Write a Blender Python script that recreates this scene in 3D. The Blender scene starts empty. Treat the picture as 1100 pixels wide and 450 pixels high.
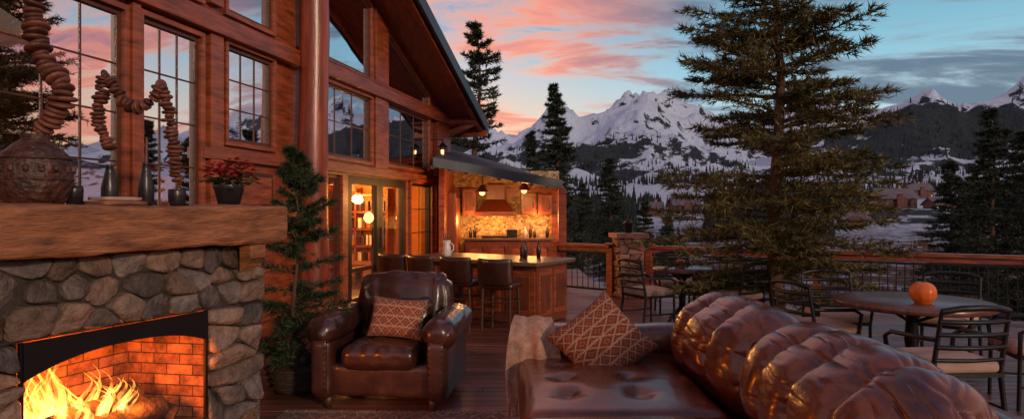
import bpy, bmesh, math, random
import numpy as np
from mathutils import Vector, Matrix, noise, Euler
random.seed(7); rng=np.random.default_rng(7)
sc=bpy.context.scene
F=700.0; CH=1.55
def P(px,py,Y): return Vector(((px-550)*Y/F, Y, CH-(py-225)*Y/F))

# ---------------------------------------------------------------- materials
def newmat(name):
    m=bpy.data.materials.new(name); m.use_nodes=True
    nt=m.node_tree; b=nt.nodes['Principled BSDF']
    return m,nt,b
def N(nt,t,**k):
    n=nt.nodes.new(t)
    for a,v in k.items():
        if a in n.inputs.keys(): n.inputs[a].default_value=v
        else: setattr(n,a,v)
    return n
def ramp(nt,stops,interp='LINEAR'):
    r=nt.nodes.new('ShaderNodeValToRGB'); cr=r.color_ramp; cr.interpolation=interp
    while len(cr.elements)<len(stops): cr.elements.new(0.5)
    for e,(p,c) in zip(cr.elements,stops):
        e.position=p; e.color=(*c,1) if len(c)==3 else c
    return r
def M(name,col,rough=.5,metal=0,var=.3,scale=4,stretch=(1,1,1),bump=.2,bscale=40,coat=0,island=0,spec=.5,dist=.01,hue=0):
    m,nt,b=newmat(name); L=nt.links.new
    tc=N(nt,'ShaderNodeTexCoord'); mp=N(nt,'ShaderNodeMapping'); mp.inputs['Scale'].default_value=stretch
    L(tc.outputs['Object'],mp.inputs['Vector'])
    n1=N(nt,'ShaderNodeTexNoise',Scale=scale,Detail=6.0,Roughness=.6); L(mp.outputs[0],n1.inputs['Vector'])
    c=np.array(col); r=ramp(nt,[(.3,tuple(c*(1-var))),(.7,tuple(np.minimum(c*(1+var),1)))])
    L(n1.outputs['Fac'],r.inputs['Fac']); out=r.outputs['Color']
    if island:
        g=N(nt,'ShaderNodeNewGeometry'); mr=N(nt,'ShaderNodeMapRange'); mr.inputs['To Min'].default_value=1-island; mr.inputs['To Max'].default_value=1+island
        L(g.outputs['Random Per Island'],mr.inputs['Value'])
        mx=N(nt,'ShaderNodeVectorMath',operation='MULTIPLY'); L(out,mx.inputs[0]); L(mr.outputs[0],mx.inputs[1]); out=mx.outputs[0]
        if hue:
            f=N(nt,'ShaderNodeMath',operation='MULTIPLY'); f.inputs[1].default_value=7.31; L(g.outputs['Random Per Island'],f.inputs[0]); fr_=N(nt,'ShaderNodeMath',operation='FRACT'); L(f.outputs[0],fr_.inputs[0])
            hr=ramp(nt,[(0,(1.0,.84,.70)),(.35,(.80,.82,.88)),(.6,(1,.74,.54)),(.75,(.70,.69,.70)),(.9,(1,.9,.76))],'CONSTANT'); L(fr_.outputs[0],hr.inputs['Fac'])
            m2=N(nt,'ShaderNodeVectorMath',operation='MULTIPLY'); L(out,m2.inputs[0]); L(hr.outputs[0],m2.inputs[1]); out=m2.outputs[0]
    L(out,b.inputs['Base Color'])
    b.inputs['Roughness'].default_value=rough; b.inputs['Metallic'].default_value=metal
    b.inputs['Coat Weight'].default_value=coat; b.inputs['Coat Roughness'].default_value=.25; b.inputs['Specular IOR Level'].default_value=spec
    if bump:
        n2=N(nt,'ShaderNodeTexNoise',Scale=bscale,Detail=5.0); L(mp.outputs[0],n2.inputs['Vector'])
        bp=N(nt,'ShaderNodeBump',Strength=bump,Distance=dist); L(n2.outputs['Fac'],bp.inputs['Height']); L(bp.outputs[0],b.inputs['Normal'])
    return m
redwood=M('red_timber',(.30,.068,.022),.36,var=.6,scale=3,stretch=(1,1,7),bump=.4,bscale=14,coat=.25)
redwoodH=M('red_timber_h',(.27,.060,.020),.38,var=.6,scale=2.5,stretch=(2,1,9),bump=.35,bscale=16,coat=.25)
logm=M('log_wood',(.27,.050,.020),.33,var=.55,scale=2.2,stretch=(5,5,.6),bump=.35,bscale=12,coat=.35)
soffit=M('soffit_wood',(.28,.07,.028),.5,var=.35,scale=3,stretch=(5,1,1),bump=.2)
mantelm=M('mantel_oak',(.30,.12,.048),.5,var=.6,scale=2.6,stretch=(1.5,1.5,9),bump=.8,bscale=9,dist=.02)
darkwood=M('dark_wood',(.07,.028,.016),.4,var=.4,scale=6,stretch=(1,1,4),bump=.1)
framewood=M('frame_wood',(.10,.032,.016),.4,var=.4,scale=6,stretch=(1,1,4),bump=.1)
cabwood=M('cabinet_wood',(.17,.045,.02),.35,var=.35,scale=5,stretch=(4,4,.8),bump=.1,coat=.2)
black=M('black_metal',(.018,.018,.02),.42,metal=.5,var=.2,bump=.05)
fascia=M('roof_metal',(.05,.06,.075),.45,metal=.3,var=.2,bump=.1)
shingle=M('shingles',(.065,.07,.085),.85,var=.5,scale=14,bump=.7,bscale=25,dist=.03)
stonem=M('field_stone',(.175,.140,.120),.72,var=.6,scale=8,bump=1,bscale=20,island=.55,dist=.035,hue=1)
mortar=M('mortar',(.05,.040,.034),.95,var=.3,scale=20,bump=.6,bscale=80)
granite=M('granite',(.17,.10,.065),.3,var=.7,scale=60,bump=.03)
bark=M('bark',(.11,.06,.035),.9,var=.5,scale=8,stretch=(3,3,.6),bump=.8,bscale=14,dist=.03)
cush=M('cushion_beige',(.46,.31,.24),.9,var=.15,scale=6,bump=.3,bscale=220)
cream=M('cream_ceramic',(.7,.66,.6),.3,var=.05,bump=.02)
potm=M('dark_pottery',(.07,.028,.019),.36,var=.8,scale=18,bump=1,bscale=30,dist=.02)
blackcer=M('black_ceramic',(.02,.018,.02),.3,var=.4,scale=12,bump=.15)
totem=M('totem_wood',(.14,.045,.025),.5,var=.5,scale=16,bump=.6,bscale=40,island=.5)
pump=M('pumpkin_skin',(.75,.15,.015),.35,var=.2,scale=8,bump=.1)
redleaf=M('poinsettia_leaf',(.45,.02,.02),.5,var=.3,scale=10,bump=.1,island=.35)
greenleaf=M('green_leaf',(.03,.06,.02),.5,var=.3,scale=10,bump=.1,island=.3)
wicker=M('wicker',(.06,.035,.022),.7,var=.5,scale=20,stretch=(1,1,6),bump=1,bscale=30,dist=.02)
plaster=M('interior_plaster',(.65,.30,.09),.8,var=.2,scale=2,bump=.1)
throwm=M('throw_wool',(.50,.29,.20),.95,var=.35,scale=14,bump=1,bscale=90,dist=.02)
needle=M('pine_needles',(.105,.095,.026),.6,var=.55,scale=2.2,bump=0,island=.65)
needle2=M('spruce_needles',(.026,.040,.021),.65,var=.35,scale=1.2,bump=0,island=.5)
needle3=M('potted_fir_needles',(.030,.052,.016),.6,var=.5,scale=7,bump=0,island=.6)
farneedle=M('far_needles',(.016,.027,.028),.9,var=.4,scale=.05,bump=0,island=.4)
lodgered=M('cabin_siding',(.12,.05,.04),.8,var=.3,scale=1,bump=0)
darkroof=M('cabin_roof',(.11,.10,.12),.8,var=.3,scale=.5,bump=0)

def leather(name,col,rough=.3):
    m,nt,b=newmat(name); L=nt.links.new
    tc=N(nt,'ShaderNodeTexCoord')
    n1=N(nt,'ShaderNodeTexNoise',Scale=3.5,Detail=7.0,Roughness=.65,Distortion=.6); L(tc.outputs['Object'],n1.inputs['Vector'])
    c=np.array(col); r=ramp(nt,[(.3,tuple(c*.35)),(.55,tuple(c)),(.75,tuple(c*1.8))]); L(n1.outputs['Fac'],r.inputs['Fac']); L(r.outputs[0],b.inputs['Base Color'])
    mr=N(nt,'ShaderNodeMapRange'); mr.inputs['To Min'].default_value=rough-.1; mr.inputs['To Max'].default_value=rough+.14; L(n1.outputs['Fac'],mr.inputs['Value']); L(mr.outputs[0],b.inputs['Roughness'])
    v=N(nt,'ShaderNodeTexVoronoi',Scale=170.0); L(tc.outputs['Object'],v.inputs['Vector'])
    w=N(nt,'ShaderNodeTexNoise',Scale=9.0,Detail=7.0,Distortion=.8); L(tc.outputs['Object'],w.inputs['Vector'])
    b1=N(nt,'ShaderNodeBump',Strength=.25,Distance=.003); L(v.outputs['Distance'],b1.inputs['Height'])
    b2=N(nt,'ShaderNodeBump',Strength=.32,Distance=.012); L(w.outputs['Fac'],b2.inputs['Height']); L(b1.outputs[0],b2.inputs['Normal']); L(b2.outputs[0],b.inputs['Normal'])
    b.inputs['Coat Weight'].default_value=.5; b.inputs['Coat Roughness'].default_value=.15
    return m
leath=leather('brown_leather',(.125,.030,.011),.27)
leath2=leather('dark_leather',(.055,.017,.010),.30)

def plankmat():
    m,nt,b=newmat('deck_planks'); L=nt.links.new
    tc=N(nt,'ShaderNodeTexCoord'); mp=N(nt,'ShaderNodeMapping'); mp.inputs['Scale'].default_value=(1,14,14); L(tc.outputs['Object'],mp.inputs[0])
    g=N(nt,'ShaderNodeNewGeometry')
    ad=N(nt,'ShaderNodeVectorMath',operation='ADD'); sc_=N(nt,'ShaderNodeMath',operation='MULTIPLY'); sc_.inputs[1].default_value=40; L(g.outputs['Random Per Island'],sc_.inputs[0]); L(mp.outputs[0],ad.inputs[0]); L(sc_.outputs[0],ad.inputs[1])
    n=N(nt,'ShaderNodeTexNoise',Scale=1.6,Detail=8.0,Roughness=.65); L(ad.outputs[0],n.inputs['Vector'])
    r=ramp(nt,[(.3,(.05,.017,.011)),(.55,(.15,.050,.030)),(.75,(.28,.105,.062))]); L(n.outputs['Fac'],r.inputs['Fac'])
    mr=N(nt,'ShaderNodeMapRange'); mr.inputs['To Min'].default_value=.5; mr.inputs['To Max'].default_value=1.5; L(g.outputs['Random Per Island'],mr.inputs['Value'])
    mx=N(nt,'ShaderNodeVectorMath',operation='MULTIPLY'); L(r.outputs[0],mx.inputs[0]); L(mr.outputs[0],mx.inputs[1]); L(mx.outputs[0],b.inputs['Base Color'])
    n3=N(nt,'ShaderNodeTexNoise',Scale=1.3,Detail=4.0); L(tc.outputs['Object'],n3.inputs['Vector'])
    mr3=N(nt,'ShaderNodeMapRange'); mr3.inputs['To Min'].default_value=.22; mr3.inputs['To Max'].default_value=.6; L(n3.outputs['Fac'],mr3.inputs['Value']); L(mr3.outputs[0],b.inputs['Roughness'])
    bp=N(nt,'ShaderNodeBump',Strength=.35,Distance=.006); L(n.outputs['Fac'],bp.inputs['Height']); L(bp.outputs[0],b.inputs['Normal'])
    return m
plank=plankmat()
def brickmat():
    m,nt,b=newmat('fire_brick'); L=nt.links.new
    uv=N(nt,'ShaderNodeUVMap'); br=N(nt,'ShaderNodeTexBrick',Scale=1.0)
    br.inputs['Color1'].default_value=(.42,.17,.09,1); br.inputs['Color2'].default_value=(.20,.07,.045,1); br.inputs['Mortar'].default_value=(.06,.035,.025,1)
    br.inputs['Brick Width'].default_value=.19; br.inputs['Row Height'].default_value=.068; br.inputs['Mortar Size'].default_value=.004
    L(uv.outputs[0],br.inputs['Vector'])
    n=N(nt,'ShaderNodeTexNoise',Scale=7.0,Detail=8.0,Roughness=.75); L(uv.outputs[0],n.inputs['Vector'])
    nr=ramp(nt,[(.38,(.12,.12,.12)),(.62,(1,1,1))]); L(n.outputs['Fac'],nr.inputs['Fac'])
    mx=N(nt,'ShaderNodeMix',data_type='RGBA',blend_type='MULTIPLY'); mx.inputs[0].default_value=.9; L(br.outputs['Color'],mx.inputs[6]); L(nr.outputs[0],mx.inputs[7]); L(mx.outputs[2],b.inputs['Base Color'])
    bp=N(nt,'ShaderNodeBump',Strength=.8,Distance=.01,invert=True); L(br.outputs['Fac'],bp.inputs['Height']); 
    bp2=N(nt,'ShaderNodeBump',Strength=.7,Distance=.015); L(n.outputs['Fac'],bp2.inputs['Height']); L(bp.outputs[0],bp2.inputs['Normal']); L(bp2.outputs[0],b.inputs['Normal'])
    b.inputs['Roughness'].default_value=.9
    return m
brick=brickmat()
def mosaic():
    m,nt,b=newmat('stone_mosaic'); L=nt.links.new
    tc=N(nt,'ShaderNodeTexCoord'); v=N(nt,'ShaderNodeTexVoronoi',Scale=17.0); L(tc.outputs['Object'],v.inputs['Vector'])
    sp=N(nt,'ShaderNodeSeparateColor'); L(v.outputs['Color'],sp.inputs[0])
    r=ramp(nt,[(0,(.2,.1,.04)),(.5,(.42,.26,.12)),(1,(.6,.45,.25))]); L(sp.outputs[0],r.inputs['Fac'])
    L(r.outputs[0],b.inputs['Base Color']); b.inputs['Roughness'].default_value=.5
    bp=N(nt,'ShaderNodeBump',Strength=.8,Distance=.02,invert=True); L(v.outputs['Distance'],bp.inputs['Height']); L(bp.outputs[0],b.inputs['Normal'])
    return m
mosaicm=mosaic()
def glassmat(name,fac,tint):
    m=bpy.data.materials.new(name); m.use_nodes=True; nt=m.node_tree; nt.nodes.clear(); L=nt.links.new
    o=N(nt,'ShaderNodeOutputMaterial'); t=N(nt,'ShaderNodeBsdfTransparent'); t.inputs[0].default_value=(*tint,1)
    g=N(nt,'ShaderNodeBsdfGlossy'); g.inputs['Roughness'].default_value=.012; g.inputs['Color'].default_value=(.90,.94,1,1)
    tc=N(nt,'ShaderNodeTexCoord'); n=N(nt,'ShaderNodeTexNoise',Scale=1.4,Detail=1.0); L(tc.outputs['Object'],n.inputs['Vector'])
    bp=N(nt,'ShaderNodeBump',Strength=.12,Distance=.03); L(n.outputs['Fac'],bp.inputs['Height']); L(bp.outputs[0],g.inputs['Normal'])
    mx=N(nt,'ShaderNodeMixShader'); mx.inputs[0].default_value=fac; L(t.outputs[0],mx.inputs[1]); L(g.outputs[0],mx.inputs[2]); L(mx.outputs[0],o.inputs[0]); return m
glassU=glassmat('window_glass',.80,(.6,.5,.4)); glassD=glassmat('door_glass',.2,(.9,.8,.68))
def emis(name,col,s):
    m=bpy.data.materials.new(name); m.use_nodes=True; nt=m.node_tree; nt.nodes.clear()
    o=N(nt,'ShaderNodeOutputMaterial'); e=N(nt,'ShaderNodeEmission'); e.inputs[0].default_value=(*col,1); e.inputs[1].default_value=s
    nt.links.new(e.outputs[0],o.inputs[0])
    try: m.cycles.emission_sampling='NONE'
    except Exception: pass
    return m
bulb=emis('lamp_bulb',(1,.50,.16),4); shade=emis('lamp_shade',(1,.42,.10),1.6); dimwin=emis('lit_window',(1,.5,.2),.45)
def flamemat():
    m=bpy.data.materials.new('flame'); m.use_nodes=True; nt=m.node_tree; nt.nodes.clear(); L=nt.links.new
    o=N(nt,'ShaderNodeOutputMaterial'); e=N(nt,'ShaderNodeEmission'); t=N(nt,'ShaderNodeBsdfTransparent')
    tc=N(nt,'ShaderNodeTexCoord'); sx=N(nt,'ShaderNodeSeparateXYZ'); L(tc.outputs['Object'],sx.inputs[0])
    mr=N(nt,'ShaderNodeMapRange'); mr.inputs['From Min'].default_value=.25; mr.inputs['From Max'].default_value=.85; L(sx.outputs['Z'],mr.inputs['Value'])
    n=N(nt,'ShaderNodeTexNoise',Scale=16.0,Detail=3.0,Distortion=1.2); mp=N(nt,'ShaderNodeMapping'); mp.inputs['Scale'].default_value=(1,1,.3); L(tc.outputs['Object'],mp.inputs[0]); L(mp.outputs[0],n.inputs['Vector'])
    r=ramp(nt,[(0,(1,.48,.11)),(.45,(1,.33,.045)),(1,(.95,.14,.008))]); L(mr.outputs[0],r.inputs['Fac']); L(r.outputs[0],e.inputs[0])
    r2=ramp(nt,[(.34,(.03,.03,.03)),(.58,(1,1,1))]); L(n.outputs['Fac'],r2.inputs['Fac'])
    s=N(nt,'ShaderNodeMath',operation='MULTIPLY'); s.inputs[1].default_value=.95; L(r2.outputs[0],s.inputs[0]); L(s.outputs[0],e.inputs[1])
    ad=N(nt,'ShaderNodeAddShader'); L(e.outputs[0],ad.inputs[0]); L(t.outputs[0],ad.inputs[1]); L(ad.outputs[0],o.inputs[0])
    try: m.cycles.emission_sampling='NONE'
    except Exception: pass
    return m
flame=flamemat()
def patternmat(name,a,bc,c,d,k=3,kx=4):
    m,nt,b=newmat(name); L=nt.links.new
    uv=N(nt,'ShaderNodeUVMap'); sx=N(nt,'ShaderNodeSeparateXYZ'); L(uv.outputs[0],sx.inputs[0])
    def mth(op,x,y=None):
        n=N(nt,'ShaderNodeMath',operation=op)
        for i,s in enumerate((x,y)):
            if s is None: continue
            if isinstance(s,(int,float)): n.inputs[i].default_value=s
            else: L(s,n.inputs[i])
        return n.outputs[0]
    wob=N(nt,'ShaderNodeTexNoise',Scale=40.0,Detail=1.0); L(uv.outputs[0],wob.inputs['Vector'])
    wv=mth('MULTIPLY',mth('SUBTRACT',wob.outputs['Fac'],.5),.025)
    X=mth('ABSOLUTE',mth('SUBTRACT',mth('ADD',sx.outputs[0],wv),.5)); Yv=mth('ABSOLUTE',mth('SUBTRACT',mth('ADD',sx.outputs[1],wv),.5))
    band=mth('MULTIPLY',Yv,2*k); bf=mth('FRACT',band); bi=mth('FLOOR',band)
    tri=mth('MULTIPLY',mth('ABSOLUTE',mth('SUBTRACT',mth('FRACT',mth('MULTIPLY',X,mth('ADD',mth('MULTIPLY',bi,2.0),float(kx)))),.5)),2.0)
    e_=mth('ABSOLUTE',mth('SUBTRACT',mth('MULTIPLY',mth('ABSOLUTE',mth('SUBTRACT',bf,.5)),2.0),tri))
    line=mth('GREATER_THAN',mth('ABSOLUTE',mth('SUBTRACT',bf,.5)),.43)
    r=ramp(nt,[(.0,bc),(.12,a),(.42,c),(.52,d),(.68,a)],'CONSTANT'); L(e_,r.inputs['Fac'])
    ml=N(nt,'ShaderNodeMix',data_type='RGBA'); L(line,ml.inputs[0]); L(r.outputs[0],ml.inputs[6]); ml.inputs[7].default_value=(*bc,1)
    n=N(nt,'ShaderNodeTexNoise',Scale=70.0,Detail=4.0); L(uv.outputs[0],n.inputs['Vector']); nr=ramp(nt,[(.3,(.35,.35,.35)),(.62,(1,1,1))]); L(n.outputs['Fac'],nr.inputs['Fac'])
    mx=N(nt,'ShaderNodeMix',data_type='RGBA',blend_type='MULTIPLY'); mx.inputs[0].default_value=.85; L(ml.outputs[2],mx.inputs[6]); L(nr.outputs[0],mx.inputs[7]); L(mx.outputs[2],b.inputs['Base Color'])
    bp=N(nt,'ShaderNodeBump',Strength=.5,Distance=.004); L(n.outputs['Fac'],bp.inputs['Height']); L(bp.outputs[0],b.inputs['Normal']); b.inputs['Roughness'].default_value=.95
    return m
kilim=patternmat('kilim_fabric',(.24,.05,.025),(.42,.25,.15),(.04,.014,.010),(.36,.13,.055),3,4)
paisley=patternmat('brocade_fabric',(.28,.055,.03),(.48,.31,.20),(.10,.025,.016),(.40,.20,.12),2,5)
rugm=patternmat('rug_weave',(.2,.08,.055),(.36,.26,.2),(.08,.035,.03),(.28,.18,.12),8,9)

# ---------------------------------------------------------------- builder
def empty(name):
    e=bpy.data.objects.new(name,None); sc.collection.objects.link(e); return e
class MB:
    def __init__(s): s.v=[];s.f=[];s.m=[];s.s=[];s.mats=[];s.uv={}
    def mi(s,mat):
        if mat not in s.mats: s.mats.append(mat)
        return s.mats.index(mat)
    def add(s,vs,fs,mat,smooth=False,uvs=None):
        o=len(s.v); s.v+= [tuple(v) for v in vs]; k=s.mi(mat)
        for i,f in enumerate(fs):
            if uvs: s.uv[len(s.f)]=uvs[i]
            s.f.append([o+j for j in f]); s.m.append(k); s.s.append(smooth)
    def box(s,c,d,mat,rz=0,R=None):
        c=Vector(c); R=R or Matrix.Rotation(rz,3,'Z'); h=[x/2 for x in d]
        vs=[c+R@Vector((x*h[0],y*h[1],z*h[2])) for x in(-1,1) for y in(-1,1) for z in(-1,1)]
        s.add(vs,[(0,1,3,2),(4,6,7,5),(0,4,5,1),(2,3,7,6),(0,2,6,4),(1,5,7,3)],mat)
    def prism(s,A,Bb,mat):
        n=len(A); s.add(list(A)+list(Bb),[list(range(n))[::-1],list(range(n,2*n))]+[(i,(i+1)%n,n+(i+1)%n,n+i) for i in range(n)],mat)
    def ring(s,Ao,Ai,Bo,Bi,mat):
        n=len(Ao); vs=list(Ao)+list(Ai)+list(Bo)+list(Bi); fs=[]
        for i in range(n):
            j=(i+1)%n; fs+=[(i,j,n+j,n+i),(2*n+i,3*n+i,3*n+j,2*n+j),(i,2*n+i,2*n+j,j),(n+i,n+j,3*n+j,3*n+i)]
        s.add(vs,fs,mat)
    def tube(s,pts,rads,mat,n=10,caps=True,smooth=True):
        pts=[Vector(p) for p in pts]; vs=[];fs=[]; K=len(pts); up=None
        if not hasattr(rads,'__len__'): rads=[rads]*K
        for i,p in enumerate(pts):
            d=(pts[min(i+1,K-1)]-pts[max(i-1,0)]).normalized()
            if up is None: up=Vector((0,0,1)) if abs(d.z)<.9 else Vector((1,0,0))
            a=(up-d*up.dot(d)).normalized(); up=a; b=d.cross(a)
            for k in range(n):
                t=2*math.pi*k/n; vs.append(p+(a*math.cos(t)+b*math.sin(t))*rads[i])
        for i in range(K-1):
            for k in range(n): fs.append((i*n+k,i*n+(k+1)%n,(i+1)*n+(k+1)%n,(i+1)*n+k))
        s.add(vs,fs,mat,smooth)
        if caps: s.add(vs[:n],[list(range(n))[::-1]],mat); s.add(vs[-n:],[list(range(n))],mat)
    def cyl(s,a,b,r,mat,n=12,r2=None): s.tube([a,b],[r,r if r2 is None else r2],mat,n)
    def lathe(s,prof,o,mat,n=28,lob=0,la=.08,R=None,flat=1):
        o=Vector(o); vs=[];fs=[]; R=R or Matrix.Identity(3)
        for r,z in prof:
            for k in range(n):
                t=2*math.pi*k/n; rr=r*(1-(la*(1-abs(math.sin(lob*t/2))) if lob else 0))
                vs.append(o+R@Vector((rr*math.cos(t),rr*math.sin(t)*flat,z)))
        K=len(prof)
        for i in range(K-1):
            for k in range(n): fs.append((i*n+k,i*n+(k+1)%n,(i+1)*n+(k+1)%n,(i+1)*n+k))
        fs.append(list(range(n))[::-1]); fs.append([(K-1)*n+k for k in range(n)])
        s.add(vs,fs,mat,True)
    def rbox(s,c,d,r,mat,n=14,R=None,puff=(0,0,0),fn=None):
        c=Vector(c); R=R or Matrix.Identity(3); h=Vector(d)/2; r=min(r,*h)*.999; idx={};vs=[];fs=[]
        def vid(p):
            k=(round(p[0],4),round(p[1],4),round(p[2],4))
            if k in idx: return idx[k]
            q=Vector([ (math.sin(x*math.pi/2)*.35+x*.65) for x in p]); w=Vector([q[i]*h[i] for i in range(3)])
            inn=Vector([max(-h[i]+r,min(h[i]-r,w[i])) for i in range(3)]); dd=w-inn
            if dd.length>1e-9: dd=dd.normalized()*r
            w=inn+dd
            for i in range(3):
                if puff[i]:
                    a,b=[j for j in range(3) if j!=i]; w[i]+=q[i]*puff[i]*(1-q[a]**2)*(1-q[b]**2)
            if fn: w=fn(w,q)
            idx[k]=len(vs); vs.append(c+R@w); return idx[k]
        g=[-1+2*i/n for i in range(n+1)]
        for ax in range(3):
            a,b=[j for j in range(3) if j!=ax]
            for sg in(-1,1):
                for i in range(n):
                    for j in range(n):
                        q=[]
                        for (u,v) in((i,j),(i+1,j),(i+1,j+1),(i,j+1)):
                            p=[0,0,0]; p[ax]=sg; p[a]=g[u]; p[b]=g[v]; q.append(vid(p))
                        fs.append(q)
        s.add(vs,fs,mat,True)
    def obj(s,name,parent=None,bevel=0,recalc=True,loc=None,rz=0):
        me=bpy.data.meshes.new(name); me.from_pydata(s.v,[],s.f)
        for m in s.mats: me.materials.append(m)
        me.polygons.foreach_set('material_index',s.m); me.polygons.foreach_set('use_smooth',s.s)
        if s.uv:
            ul=me.uv_layers.new(name='UVMap')
            for fi,u in s.uv.items():
                pl=me.polygons[fi]
                for k,li in enumerate(pl.loop_indices): ul.data[li].uv=u[k]
        if recalc:
            bm=bmesh.new(); bm.from_mesh(me); bmesh.ops.recalc_face_normals(bm,faces=bm.faces); bm.to_mesh(me); bm.free()
        ob=bpy.data.objects.new(name,me); sc.collection.objects.link(ob)
        if parent: ob.parent=parent
        if loc is not None: ob.location=loc
        ob.rotation_euler[2]=rz
        if bevel:
            b=ob.modifiers.new('bevel','BEVEL'); b.width=bevel; b.segments=2; b.limit_method='ANGLE'; b.angle_limit=math.radians(50)
        return ob
def rot(x=0,y=0,z=0): return Euler((math.radians(x),math.radians(y),math.radians(z))).to_matrix()
def light(name,loc,pw,col,r=.1,parent=None):
    l=bpy.data.lights.new(name,'POINT'); l.energy=pw; l.color=col; l.shadow_soft_size=r
    o=bpy.data.objects.new(name,l); o.location=loc; sc.collection.objects.link(o)
    if parent: o.parent=parent
    return o
def clip(poly,a,b,c):
    out=[]; n=len(poly)
    for i in range(n):
        p,q=poly[i],poly[(i+1)%n]; dp=a*p[0]+b*p[1]-c; dq=a*q[0]+b*q[1]-c
        if dp<=0: out.append(p)
        if (dp<0)!=(dq<0) and dp!=dq:
            t=dp/(dp-dq); out.append((p[0]+(q[0]-p[0])*t,p[1]+(q[1]-p[1])*t))
    return out
def stones(mb,Pf,u0,u1,v0,v1,cs,mat,h=.05,asp=.72,gap=.006):
    nu=max(1,round((u1-u0)/cs)); nv=max(1,round((v1-v0)/(cs*asp))); pts=[]
    for j in range(nv):
        for i in range(nu):
            if random.random()<.12: continue
            pts.append((u0+(i+.5+(.25 if j%2 else -.25)+random.uniform(-.38,.38))*(u1-u0)/nu, v0+(j+.5+random.uniform(-.4,.4))*(v1-v0)/nv))
    for i,p in enumerate(pts):
        poly=[(u0,v0),(u1,v0),(u1,v1),(u0,v1)]
        for j,q in enumerate(pts):
            if i==j or abs(p[0]-q[0])>4*cs or abs(p[1]-q[1])>4*cs: continue
            a,b=q[0]-p[0],(q[1]-p[1])/asp**2
            mxx,myy=(p[0]+q[0])/2,(p[1]+q[1])/2; poly=clip(poly,a,b,a*mxx+b*myy)
            if len(poly)<3: break
        if len(poly)<3: continue
        cx=sum(x for x,_ in poly)/len(poly); cy=sum(y for _,y in poly)/len(poly)
        pl=[]
        for x,y in poly:
            d=math.hypot(x-cx,y-cy)+1e-6; k=max(.3,(d-gap*1.3)/d); pl.append((cx+(x-cx)*k,cy+(y-cy)*k))
        for _ in range(2):
            nn=[]
            for k in range(len(pl)):
                a,b=pl[k],pl[(k+1)%len(pl)]; nn+=[(a[0]*.85+b[0]*.15,a[1]*.85+b[1]*.15),(a[0]*.15+b[0]*.85,a[1]*.15+b[1]*.85)]
            pl=nn
        hh=h*random.uniform(.5,1.45); tx,ty=random.uniform(-.35,.35),random.uniform(-.35,.35); n=len(pl); vs=[];fs=[]
        lv=((1,-.03),(1,hh*.5),(.97,hh*.75),(.90,hh*.93),(.72,hh*1.03),(.4,hh*1.08))
        for sc_,o in lv:
            for x,y in pl:
                X=cx+(x-cx)*sc_;Y=cy+(y-cy)*sc_
                oo=o+(0 if o<0 else (tx*(X-cx)+ty*(Y-cy))+.022*noise.noise(Vector((X*13,Y*13,i)))+.012*noise.noise(Vector((X*34,Y*34,i))))
                vs.append(Pf(X,Y,oo))
        for r in range(len(lv)-1):
            for k in range(n): fs.append((r*n+k,r*n+(k+1)%n,(r+1)*n+(k+1)%n,(r+1)*n+k))
        fs.append([(len(lv)-1)*n+k for k in range(n)])
        mb.add(vs,fs,mat,True)

# ---------------------------------------------------------------- lodge
D=Vector((.209,.978,0)).normalized(); NO=Vector((D.y,-D.x,0)); W0=Vector((-3.67,4.67,0))
def W(t,z,o=0): return W0+D*t+NO*o+Vector((0,0,z))
def tp(px):
    k=(px-550)/F
    return (k*W0.y-W0.x)/(D.x-k*D.y)
TE=10.41; TR=2.3
def zr(t): return 3.60+.35*(TE-t) if t>=TR else 3.60+.35*(TE-TR)-.35*(TR-t)
lodge=empty('timber_lodge')
wall=MB(); trim=MB(); gl=MB(); fr=MB()
def wp(mb,poly,o0,o1,mat): mb.prism([W(t,z,o0) for t,z in poly],[W(t,z,o1) for t,z in poly],mat)
def inset(poly,w):
    n=len(poly); c=(sum(p[0] for p in poly)/n,sum(p[1] for p in poly)/n); ln=[]
    for i in range(n):
        p,q=poly[i],poly[(i+1)%n]; dx,dy=q[0]-p[0],q[1]-p[1]; l=math.hypot(dx,dy); nx,ny=-dy/l,dx/l
        if nx*(c[0]-p[0])+ny*(c[1]-p[1])<0: nx,ny=-nx,-ny
        ln.append((p[0]+nx*w,p[1]+ny*w,dx,dy))
    out=[]
    for i in range(n):
        a=ln[i-1];b=ln[i]; det=a[2]*(-b[3])+b[2]*a[3]
        t=((b[0]-a[0])*(-b[3])+b[2]*(b[1]-a[1]))/det; out.append((a[0]+a[2]*t,a[1]+a[3]*t))
    return out
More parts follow.
